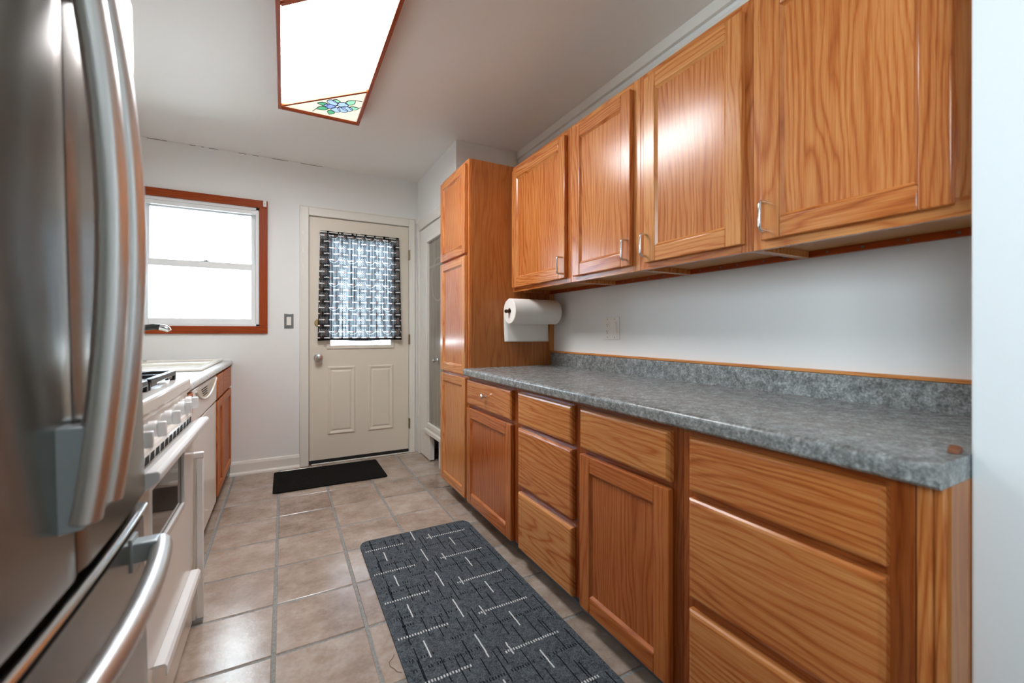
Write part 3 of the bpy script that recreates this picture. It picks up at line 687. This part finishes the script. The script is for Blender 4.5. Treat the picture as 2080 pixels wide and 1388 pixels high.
blue = emit('blue_stained_glass', (.42, .62, 1.0), 0.42); blue2 = emit('deep_blue_stained_glass', (.26, .40, .90), 0.4); lead = plain('dark_lead_line', (.01, .015, .02), .5)
def stained(verts, flower):
    mb = MB(); mb.prism(verts, 'z', zd, zd+.004, 0)
    if flower:
        cx, cy = .272, 2.648; k = 0
        def piece(pts, mat):
            nonlocal k
            k += 1; zz = zd-.0010-.00008*k
            mb.prism(pts, 'z', zz, zd+.0005, mat)
            mb.tube([(p[0], p[1], zz) for p in pts+[pts[0]]], .0021, 6, 5)
        def leaf(bx, by, tx, ty, w, mat):
            d = Vector((tx-bx, ty-by)); n = Vector((-d.y, d.x)).normalized()*w; B = Vector((bx, by)); pts = []
            for q, s in ((0, .5), (.25, .95), (.5, 1), (.75, .62), (1, 0), (.75, -.62), (.5, -1), (.25, -.95), (0, -.5)):
                v = B+d*q+n*s; pts.append((v.x, v.y))
            piece(pts, mat)
        leaf(.225, 2.690, .166, 2.735, .020, 1); leaf(.222, 2.655, .168, 2.664, .021, 1); leaf(.252, 2.712, .238, 2.768, .019, 1)
        leaf(.262, 2.605, .262, 2.572, .019, 2); leaf(.318, 2.600, .356, 2.536, .020, 2); leaf(.338, 2.640, .386, 2.612, .018, 2)
        for (qx, qy, m) in ((.244, 2.618, 3), (.233, 2.668, 4), (.268, 2.692, 3), (.303, 2.676, 3), (.326, 2.650, 3), (.298, 2.614, 3)):
            d = Vector((qx-cx, qy-cy)); L = d.length; d.normalize(); n = Vector((-d.y, d.x)); c = Vector((cx, cy)); pts = []
            for i in range(16):
                a = 2*PI*i/16; v = c+d*(L*.95+.032*math.cos(a))+n*(.0245*math.sin(a)*(1+.25*math.cos(a))); pts.append((v.x, v.y))
            piece(pts, m)
        piece([(cx+.011*math.cos(2*PI*i/10), cy+.011*math.sin(2*PI*i/10)) for i in range(10)], 6)
        for a, b in (((.386, 2.612), (.394, 2.600)), ((.166, 2.735), (.150, 2.775)), ((.356, 2.536), (.392, 2.530))):
            mb.tube([(a[0], a[1], zd-.001), (b[0], b[1], zd-.001)], .0018, 6, 5)
    return mb.build('stained_glass', [cream, green, green2, blue, blue2, lead, white_g], cl)
stained([(LX0+fw, LY1-fw), (LX0+fw, 2.779), (LX1-fw, 2.401), (LX1-fw, LY1-fw)], True)
stained([(LX0+fw, LY0+fw), (LX1-fw, LY0+fw), (LX1-fw, 1.533), (LX0+fw, 1.911)], False)

# ------------------------------------------------------------------ rugs
def rounded(x0, x1, y0, y1, r, n=6):
    p = []
    for cx, cy, a0 in ((x1-r, y1-r, 0), (x0+r, y1-r, PI/2), (x0+r, y0+r, PI), (x1-r, y0+r, 1.5*PI)):
        for k in range(n+1):
            a = a0+PI/2*k/n; p.append((cx+r*math.cos(a), cy+r*math.sin(a)))
    return p
mb = MB(); rx0, rx1, ry0, ry1 = .337, .920, .760, 2.290; rz = .008
mb.prism(rounded(rx0, rx1, ry0, ry1, .05), 'z', 0.0005, rz, 0)
def yarn(x0, x1, y0, y1, m, h=.0012): mb.box(x0, x1, y0, y1, rz-.0005, rz+h, 0, m)
P = .2245
for k in range(-1, 7):
    def rng(a, b):
        return max(a, ry0+.01), min(b, ry1-.006)
    yr = 2.175-P*k
    if ry0+.01 < yr < ry1-.01:
        for (xa, xb) in ((.351, .538), (.655, .874)):
            n = int((xb-xa)/.0098)
            for i in range(n):
                xx = xa+i*.0098; w = .0042+random.uniform(-.0006, .0008); o = random.uniform(-.0015, .0015)
                yarn(xx, xx+w, yr-.005+o, yr+.005+o, 1)
    for x, a, b in ((.428, 2.131, 2.045), (.597, 2.077, 1.957), (.675, 2.215, 2.155), (.762, 2.130, 2.043)):
        q0, q1 = rng(b-P*k, a-P*k)
        if q1-q0 > .02:
            m = 5
            for i in range(m):
                s0 = q0+(q1-q0)*i/m; s1 = q0+(q1-q0)*(i+1)/m; o = random.uniform(-.0008, .0008)
                yarn(x-.0022+o, x+.0022+o, s0, s1, 1)
    for x, a, b in ((.384, 2.277, 2.13), (.388, 2.113, 1.95), (.497, 2.225, 2.119), (.546, 2.072, 1.973), (.455, 2.03, 1.92), (.62, 2.20, 2.06), (.705, 2.16, 2.02), (.735, 2.28, 2.17), (.80, 2.09, 1.95), (.845, 2.25, 2.10), (.835, 2.04, 1.94), (.64, 1.99, 1.90), (.895, 2.18, 2.03), (.57, 2.19, 2.11), (.52, 2.01, 1.93)):
        q0, q1 = rng(b-P*k, a-P*k)
        if q1-q0 > .02: yarn(x-.0015, x+.0015, q0, q1, 2, .0008)
    # rows of small black stitches
    for yr2, xa, xb in ((2.235, .36, .60), (2.095, .50, .90), (2.06, .36, .48)):
        yy = yr2-P*k
        if ry0+.01 < yy < ry1-.02:
            for i in range(int((xb-xa)/.0098)):
                if random.random() < .75: yarn(xa+i*.0098, xa+i*.0098+.003, yy-.006, yy+.006, 2, .0006)
tag(mb.build('kitchen_runner_rug', [rug_m, rug_w, rug_k], None, (.63, 1.5, 0)), 'long charcoal runner rug with white dashed lines beside the base cabinets', 'rug')
mb = MB(); pm = rounded(-.066, .684, 3.262, 3.736, .02)
mb.prism([(x-.016*((y-3.5)/.24)*0, y-.008+.018*(.3-x)*.5) for x, y in pm], 'z', .0005, .009, 0, .002)
tag(mb.build('door_mat', mat_m, None, (.31, 3.5, 0)), 'plain black door mat in front of the back door', 'mat')
pts = [(.326, 1.452, .0015), (.318, 1.437, .0015), (.304, 1.425, .0015), (.303, 1.405, .0015), (.312, 1.390, .0015), (.318, 1.372, .0015), (.331, 1.362, .0015)]
tag(MB().tube(pts, .0007, 6).build('loose_thread', plain('brown_thread', srgb(90, 70, 56), .9), None, (.315, 1.41, 0)), 'thin loose brown thread curling from the runner rug edge', 'thread')

# ------------------------------------------------------------------ left run: counter, sink, cabinet, dishwasher
XLF = -.361
def left_front(parent, name, y0, y1, z0, z1, shk):
    mb = MB(); x1 = XLF+.019; x0 = XLF
    if not shk:
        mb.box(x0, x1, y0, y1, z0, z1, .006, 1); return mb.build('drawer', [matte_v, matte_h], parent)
    sw = .05
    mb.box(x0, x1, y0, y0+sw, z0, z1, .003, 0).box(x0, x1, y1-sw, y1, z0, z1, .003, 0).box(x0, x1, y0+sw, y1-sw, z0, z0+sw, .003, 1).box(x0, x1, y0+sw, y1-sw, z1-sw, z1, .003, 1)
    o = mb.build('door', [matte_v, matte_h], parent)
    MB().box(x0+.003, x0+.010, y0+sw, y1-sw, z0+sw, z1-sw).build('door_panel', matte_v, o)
    return o
def left_cab(name, label, y0, y1, seams):
    t = thing(name, label, 'cabinet', ((XL+XLF)/2, (y0+y1)/2, 0), 'oak cabinets under the sink counter')
    mb = MB()
    x1 = XLF-.001
    mb.box(x1-.019, x1, y0, y0+.03, .085, .8344, 0, 0).box(x1-.019, x1, y1-.03, y1, .085, .8344, 0, 0).box(x1-.019, x1, y0+.03, y1-.03, .8, .8344, 0, 1).box(x1-.019, x1, y0+.03, y1-.03, .085, .12, 0, 1).box(x1-.019, x1, y0+.03, y1-.03, .65, .69, 0, 1)
    mb.box(XL+.002, x1-.019, y0, y0+.015, .09, .8344, 0, 2).box(XL+.002, x1-.019, y1-.015, y1, .09, .8344, 0, 2).box(XL+.002, x1-.019, y0+.015, y1-.015, .09, .105, 0, 2).box(x1-.09, x1-.075, y0, y1, 0, .09, 0, 3)
    mb.build('cabinet_frame', [matte_v, matte_h, ply_v, vinyl_base], t)
    for a, b in seams:
        left_front(t, 'drawer', a, b, .683, .823, False); left_front(t, 'door', a, b, .107, .667, True)
    return t
left_cab('base_cabinet', 'oak sink base cabinet in the far left corner beyond the dishwasher', 3.036, 3.828, ((3.043, 3.312), (3.320, 3.775)))
left_cab('base_cabinet', 'narrow oak base cabinet between the stove and the dishwasher', 1.975, 2.271, ((1.985, 2.261),))
dw = thing('dishwasher', 'white dishwasher with a curved pull recess under the sink counter', 'dishwasher', (XLF-.3, 2.65, 0))
DY0, DY1 = 2.275, 3.032
MB().box(XL+.01, XLF-.02, DY0+.004, DY1-.004, .09, .828).build('tub', grey_p, dw)
MB().box(XLF-.020, XLF+.012, DY0, DY1, .085, .672, .006).build('door', enamel, dw)
MB().box(XLF-.06, XLF-.045, DY0+.004, DY1-.004, .0, .086).build('kick_panel', black_p, dw)
mb = MB(); mb.box(XLF-.020, XLF+.014, DY0, DY1, .677, .827, .006)
cp = mb.build('control_panel', enamel, dw)
def smile(s):   # raised lip of the pull recess
    return [(XLF+.015, DY0+.075+.655*k/14, .812-.068*math.sin(PI*k/14)**.8*s) for k in range(15)]
MB().tube(smile(1), .006, 8).build('pull_lip', enamel, cp)
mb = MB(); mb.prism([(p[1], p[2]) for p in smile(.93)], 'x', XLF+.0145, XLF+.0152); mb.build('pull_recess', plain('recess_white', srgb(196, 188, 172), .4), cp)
mb = MB()
for k in range(4): mb.box(XLF+.0148, XLF+.0162, DY0+.22+.02*k, DY0+.40, .800-.011*k, .804-.011*k)
mb.build('vent_slots', dark_gap, cp)

lc = thing('countertop', 'laminate countertop with window glare in its pale colour, holding the sink along the left wall', 'countertop', (-.66, 2.9, .835))
SX0, SX1, SY0b, SY1b = -.905, -.415, 2.87, 3.74; SB0 = 3.075
mb = MB(); z0, z1 = .8350, .866; fx = -.338
p = [(SX1, z0), (fx-.006, z0), (fx, z0+.006), (fx, z1-.012), (fx-.004, z1-.004), (fx-.012, z1), (SX1, z1)]
mb.prism(p, 'y', 1.972, YB-.0008, smooth=True)
mb.box(XL+.0005, SX0, 1.972, YB-.0008, z0, z1).box(SX0, SX1, 1.972, SB0, z0, z1).box(SX0, SX1, SY1b, YB-.0008, z0, z1)
mb.build('counter_slab', lam_glare, lc)
MB().box(XL+.0005, XL+.02, 1.972, YB-.001, z1, .95, .004).build('backsplash', lam_glare, lc)
sk = thing('kitchen_sink', 'white drop-in sink set in the left counter under the window', 'sink', (-.66, 3.3, .866))
mb = MB(); zr = .8664; zt = .884
def rimbox(a, b, c, d): mb.box(a, b, c, d, zr, zt, .008)
rimbox(SX1-.02, SX1+.025, SY0b-.03, SY1b+.03); rimbox(SX0-.03, SX0+.09, SY0b-.03, SY1b+.03); rimbox(SX0+.06, SX1, SY0b-.03, SB0+.02); rimbox(SX0+.06, SX1, SY1b-.02, SY1b+.03); rimbox(SX0+.06, SX1, 3.395, 3.425)
mb.build('rim', sink_m, sk)
mb = MB(); bz = .70; i0x, i1x = SX0+.085, SX1-.018
mb.box(i0x, i0x+.006, SB0+.012, SY1b-.012, bz, zt-.006).box(i1x-.006, i1x, SB0+.012, SY1b-.012, bz, zt-.006).box(i0x, i1x, SB0+.012, SB0+.018, bz, zt-.006).box(i0x, i1x, SY1b-.018, SY1b-.012, bz, zt-.006).box(i0x, i1x, SB0+.012, SY1b-.012, bz-.006, bz).box(i0x, i1x, 3.40, 3.42, bz, zt-.006)
bas = mb.build('basin', sink_m, sk)
for yy in (3.24, 3.57): MB().lathe([(.045, 0), (.042, .003), (.030, .002), (0, .002)], ((i0x+i1x)/2, yy, bz), (0, 0, 1), 24).build('drain', chrome, bas)
fa = thing('faucet', 'black arched faucet with a chrome tip at the sink', 'faucet', (-.865, 3.30, zt))
fx0 = -.865
MB().lathe([(.030, 0), (.030, .006), (.024, .014), (.021, .06), (.019, .10), (0, .11)], (fx0, 3.30, zt), (0, 0, 1), 20).build('body', black_p, fa)
sp_ = [(fx0, 3.3, .96), (fx0+.02, 3.3, 1.03), (fx0+.06, 3.3, 1.075), (fx0+.115, 3.3, 1.100), (fx0+.17, 3.3, 1.110), (fx0+.205, 3.3, 1.108)]
MB().tube(sp_, [.017, .017, .017, .018, .018, .018], 14, up=(0, 1, 0)).build('spout', black_p, fa)
MB().tube([(fx0+.203, 3.3, 1.108), (fx0+.222, 3.3, 1.104), (fx0+.240, 3.3, 1.094), (fx0+.246, 3.3, 1.084)], [.0195, .0195, .018, .014], 14, up=(0, 1, 0)).build('spray_tip', chrome, fa)
MB().tube([(fx0-.01, 3.3, zt+.10), (fx0-.03, 3.3, zt+.15), (fx0-.035, 3.3, zt+.19)], .008, 10, up=(0, 1, 0)).build('lever', black_p, fa)

# ------------------------------------------------------------------ stove
sv = thing('gas_stove', 'white gas stove with black grates between fridge and dishwasher', 'stove', (-.64, 1.57, 0))
GY0, GY1 = 1.205, 1.940; GX = -.300
mb = MB(); mb.box(XL+.03, GX-.026, GY0+.002, GY1-.002, .03, .865)
for yy in (GY0+.05, GY1-.08):
    mb.box(GX-.09, GX-.06, yy, yy+.03, 0, .03).box(XL+.08, XL+.11, yy, yy+.03, 0, .03)
mb.build('body', enamel, sv)
mb = MB(); mb.box(XL+.03, GX, GY0, GY1, .870, .9105, .008).box(XL+.03, GX-.004, GY0+.004, GY1-.004, .862, .871)
mb.box(XL+.012, XL+.06, GY0, GY1, .91, .97, .008)
mb.build('cooktop', enamel, sv)
def grate(yc):
    t = MB(); xs = (-.885, -.345); w = .16; z = .944
    for x in xs: t.box(x-.009, x+.009, yc-w, yc+w, z-.018, z, .004)
    for y in (yc-w, yc, yc+w): t.box(xs[0], xs[1], y-.009, y+.009, z-.018, z, .004)
    t.box(-.621, -.609, yc-w, yc+w, z-.012, z, .003)
    for xc in (-.75, -.48):
        for k in range(4):
            a = PI/4+k*PI/2; t.box(xc-.05+.075*math.cos(a), xc+.05+.075*math.cos(a), yc-.005+.075*math.sin(a), yc+.005+.075*math.sin(a), z-.010, z+.004, .002, rot=Matrix.Rotation(a, 3, 'Z'))
    for x in xs:
        for y in (yc-w, yc+w): t.box(x-.008, x+.008, y-.008, y+.008, .9107, z-.010, .002)
    for x in (xs[1],):
        t.box(x-.004, x+.004, yc-w+.03, yc-w+.09, .918, z-.010).box(x-.004, x+.004, yc+w-.09, yc+w-.03, .918, z-.010)
    return t.build('grate', black_iron, sv)
grate(1.385); grate(1.735)
for xc in (-.75, -.48):
    for yc in (1.385, 1.735):
        MB().lathe([(.062, 0), (.060, .004), (.048, .006), (.045, .014), (.040, .018), (0, .019)], (xc, yc, .9107), (0, 0, 1), 28).build('burner', black_iron, sv)
# slanted control panel and rounded vent ledge
mb = MB(); mb.prism([(GX-.028, .862), (GX-.012, .862), (GX-.006, .800), (GX-.028, .800)], 'y', GY0+.002, GY1-.002, 0)
mb.build('control_panel', enamel, sv)
mb = MB(); mb.prism([(GX-.028, .744), (GX+.004, .744), (GX+.006, .780), (GX+.004, .790), (GX-.004, .797), (GX-.028, .799)], 'y', GY0+.002, GY1-.002, 0, .003)
ve = mb.build('vent_ledge', enamel, sv)
mb = MB()
for k in range(14):
    y = GY0+.02+k*.050
    mb.box(GX+.0035, GX+.0062, y, y+.036, .755, .776, .0008)
mb.build('vent_slots', dark_gap, ve)
for i, y in enumerate((1.268, 1.392, 1.560, 1.738, 1.858)):
    q = Vector((1, 0, .10)).normalized(); c = Vector((GX-.0095, y, .831))
    k = MB().lathe([(.014, 0), (.014, .010), (.0205, .010), (.0205, .024), (.019, .026), (0, .026)], c, q, 28).build('knob', enamel_w, sv)
    MB().box(GX+.016, GX+.034, y-.0085, y+.0085, .812, .850, .003).build('grip', enamel_w, k)
mb = MB()
hx0, hx1 = GX-.024, GX+.008
wy0, wy1, wz0, wz1 = 1.365, 1.760, .515, .685
mb.box(hx0, hx1, GY0+.003, wy0, .232, .740, 0).box(hx0, hx1, wy1, GY1-.003, .232, .740).box(hx0, hx1, wy0, wy1, .232, wz0).box(hx0, hx1, wy0, wy1, wz1, .740)
od = mb.build('oven_door', enamel, sv)
MB().box(hx1-.012, hx1-.006, wy0, wy1, wz0, wz1).build('window', oven_glass, od)
mb = MB()
for a in ((wy0-.010, wy0+.002, wz0-.01, wz1+.01), (wy1-.002, wy1+.010, wz0-.01, wz1+.01), (wy0, wy1, wz0-.01, wz0+.002), (wy0, wy1, wz1-.002, wz1+.01)): mb.box(hx1-.004, hx1+.003, *a, .0015)
mb.build('window_trim', enamel_w, od)
mb = MB(); mb.prism([(GX+.007, .708), (GX+.048, .738), (GX+.055, .744), (GX+.056, .760), (GX+.050, .767), (GX+.030, .765), (GX+.007, .752)], 'y', GY0+.018, GY1-.004, 0, .003)
pass
mb.build('handle', enamel_w, od)
mb = MB(); mb.box(hx0, hx1-.004, GY0+.003, GY1-.003, .012, .226, .003)
sdw = mb.build('storage_drawer', enamel, sv)
mb = MB(); mb.prism([(hx1-.006, .222), (hx1+.020, .222), (hx1+.026, .214), (hx1+.026, .190), (hx1+.023, .190), (hx1+.022, .212), (hx1+.018, .217), (hx1-.006, .217)], 'y', 1.40, 1.905)
mb.build('handle', enamel_w, sdw)
# slim upright between stove and cabinet
up = thing('upright_post', 'slim white upright post with a capped top at the stove far corner', 'post', (-.285, 1.957, 0))
MB().box(-.305, -.287, 1.9455, 1.968, .012, .612, .002).build('rear_strip', enamel, up)
MB().box(-.284, -.264, 1.9455, 1.968, .018, .612, .003).build('front_strip', enamel_w, up)
MB().box(-.306, -.263, 1.9445, 1.969, .612, .632, .003).build('cap', enamel_w, up)
MB().box(-.303, -.265, 1.945, 1.969, .0, .018, .003).build('foot', grey_p, up)

# ------------------------------------------------------------------ refrigerator (leans back a little)
LEAN = math.radians(1.2)
FX = -.250+.75*math.tan(LEAN); FY0, FY1, FYC = .440, 1.186, .815
fr = thing('refrigerator', 'stainless french door refrigerator in the left foreground', 'refrigerator', (-.62, FYC, 0))
fr.rotation_euler = (0, -LEAN, 0)
def front(y):   # bowed front outline
    u = (y-FYC)/((FY1-FY0)/2)
    return FX-.010*u*u
def door_prof(a, b, back, ra=.004, rb=.004):
    pts = []; n = 18
    for k in range(n+1):
        y = a+(b-a)*k/n; d = 0
        ea, eb = y-a, b-y
        if ea < ra: d += ra-math.sqrt(max(0, ra*ra-(ra-ea)**2))
        if eb < rb: d += rb-math.sqrt(max(0, rb*rb-(rb-eb)**2))
        pts.append((front(y)-d, y))
    return pts+[(back, b), (back, a)]
BX = FX-.075
MB().box(XL+.06, BX-.008, FY0+.006, FY1-.006, .02, 1.735, .004).build('body', steel_side, fr)
MB().box(BX-.008, BX, FY0+.02, FY1-.02, .06, 1.725).build('gasket', rubber, fr)
seam = .811
dl = MB().prism(door_prof(FY0, seam-.0018, BX, .02, .004), 'z', .735, 1.752, smooth=True).build('door', steel_m, fr)
dr_ = MB().prism(door_prof(seam+.0018, FY1, BX, .004, .02), 'z', .735, 1.752, smooth=True).build('door', steel_m, fr)
fz = MB().prism(door_prof(FY0, FY1, BX, .02, .02), 'z', .075, .690, smooth=True).build('freezer_drawer', steel_m, fr)
n = 24
mb = MB(); mb.tube([(front(y)-.009, y, .704) for y in [FY0+.012+(FY1-FY0-.024)*k/n for k in range(n+1)]], .008, 12, ry=.012, up=(0, 0, 1))
mb.build('chrome_trim', chrome, fz)
MB().box(XL+.1, BX-.01, FY0+.02, FY1-.02, 0, .02).box(BX-.03, BX-.015, FY0+.01, FY1-.01, .01, .07).build('base_grille', black_p, fr)
def door_handle(parent, y, brk):
    z0, z1 = .824, 1.640; xs = front(y); pts = []; m = 28
    for k in range(m+1):
        q = k/m; z = z0+(z1-z0)*q
        pts.append((xs+.020+.036*math.sin(PI*q)**.9, y, z))
    h = MB().tube(pts, .0175, 18, ry=.0215, up=(1, 0, 0)).build('handle', steel_h, parent)
    for za, zb in ((z0-.012, z0+.125), (z1-.085, z1+.012)):
        lo = za < 1.0
        zi = zb if lo else za
        if lo: pr = [(xs-.006, za), (xs+.024, za+.004), (xs+.040, zb-.010), (xs+.036, zb), (xs-.006, zb)]
        else: pr = [(xs-.006, zb), (xs+.024, zb-.004), (xs+.040, za+.010), (xs+.036, za), (xs-.006, za)]
        MB().prism(pr, 'y', y-.017, y+.017, 0, .003).build('bracket', bracket_m, h)
door_handle(dl, .765, 1); door_handle(dr_, .846, 1)
# freezer handle: bowed bar
hy0, hy1, hz = .555, 1.072, .655
pts = []; m = 30
for k in range(m+1):
    q = k/m; y = hy0+(hy1-hy0)*q
    pts.append((FX+.034+.024*math.sin(PI*q)**.75, y, hz))
fh = MB().tube(pts, .0175, 18, up=(0, 0, 1)).build('handle', steel_h, fz)
for y in (hy0+.016, hy1-.016):
    MB().box(front(y)-.004, FX+.036, y-.017, y+.017, hz-.018, hz+.020, .004).box(front(y)-.002, front(y)+.004, y-.020, y+.020, hz-.032, hz+.030, .001).build('bracket', bracket_m, fh)
mb = MB(); mb.box(BX-.05, BX+.05, FY1-.10, FY1-.02, 1.7525, 1.775, .006); mb.build('hinge_cover', grey_p, fr)

# ------------------------------------------------------------------ outside the window
side_m = NT('white_siding'); x, y, z = side_m.xyz(side_m.obj())
sf = side_m.m('FRACT', side_m.m('DIVIDE', z, 0.12)); side_m.bump(sf, .4, .01); side_m = side_m.set(Base_Color=srgb(236, 238, 240), Roughness=.7)
nh = thing('neighbor_house', 'pale neighbouring house wall seen bright through the kitchen window', 'house', (-2.5, 8.2, -.4))
MB().box(-9, 6, 8.2, 8.6, -.4, 2.02).build('wall', side_m, nh)
MB().box(-9, 6, 8.05, 8.6, 2.02, 2.10, .01).box(-9, 6, 8.12, 8.6, 2.10, 3.4).build('soffit', plain('pale_soffit', srgb(205, 216, 232), .7), nh)
mb = MB(); mb.box(-.95, -.45, 8.16, 8.2, .95, 1.75, .01); wn = mb.build('window', plain('house_window_frame', srgb(225, 232, 238), .5), nh)
MB().box(-.90, -.50, 8.155, 8.165, 1.0, 1.70).build('pane', plain('house_window_pane', srgb(176, 200, 214), .1), wn)
gr = MB().box(-14, 12, YB+.16, 16, -.5, -.4).build('ground', plain('pale_concrete_yard', srgb(190, 190, 186), .9)); gr['kind'] = 'structure'

# ------------------------------------------------------------------ daylight portals at the openings
def portal(loc, rot, sx, sy):
    l = bpy.data.lights.new('daylight_portal', 'AREA'); l.shape = 'RECTANGLE'; l.size = sx; l.size_y = sy
    try: l.cycles.is_portal = True
    except Exception: return
    o = bpy.data.objects.new('daylight_portal', l); COL.objects.link(o); o.location = loc; o.rotation_euler = rot
portal(((WX0+WX1)/2, YB+.12, (WZ0+WZ1)/2), (-PI/2, 0, 0), WX1-WX0, WZ1-WZ0)
portal(((lx0+lx1)/2, YB+.06, (lz0+lz1)/2), (-PI/2, 0, 0), .5, .89)
portal((XL-.11, (RY0+RY1)/2, (RZ0+RZ1)/2), (0, -PI/2, 0), RZ1-RZ0, RY1-RY0)
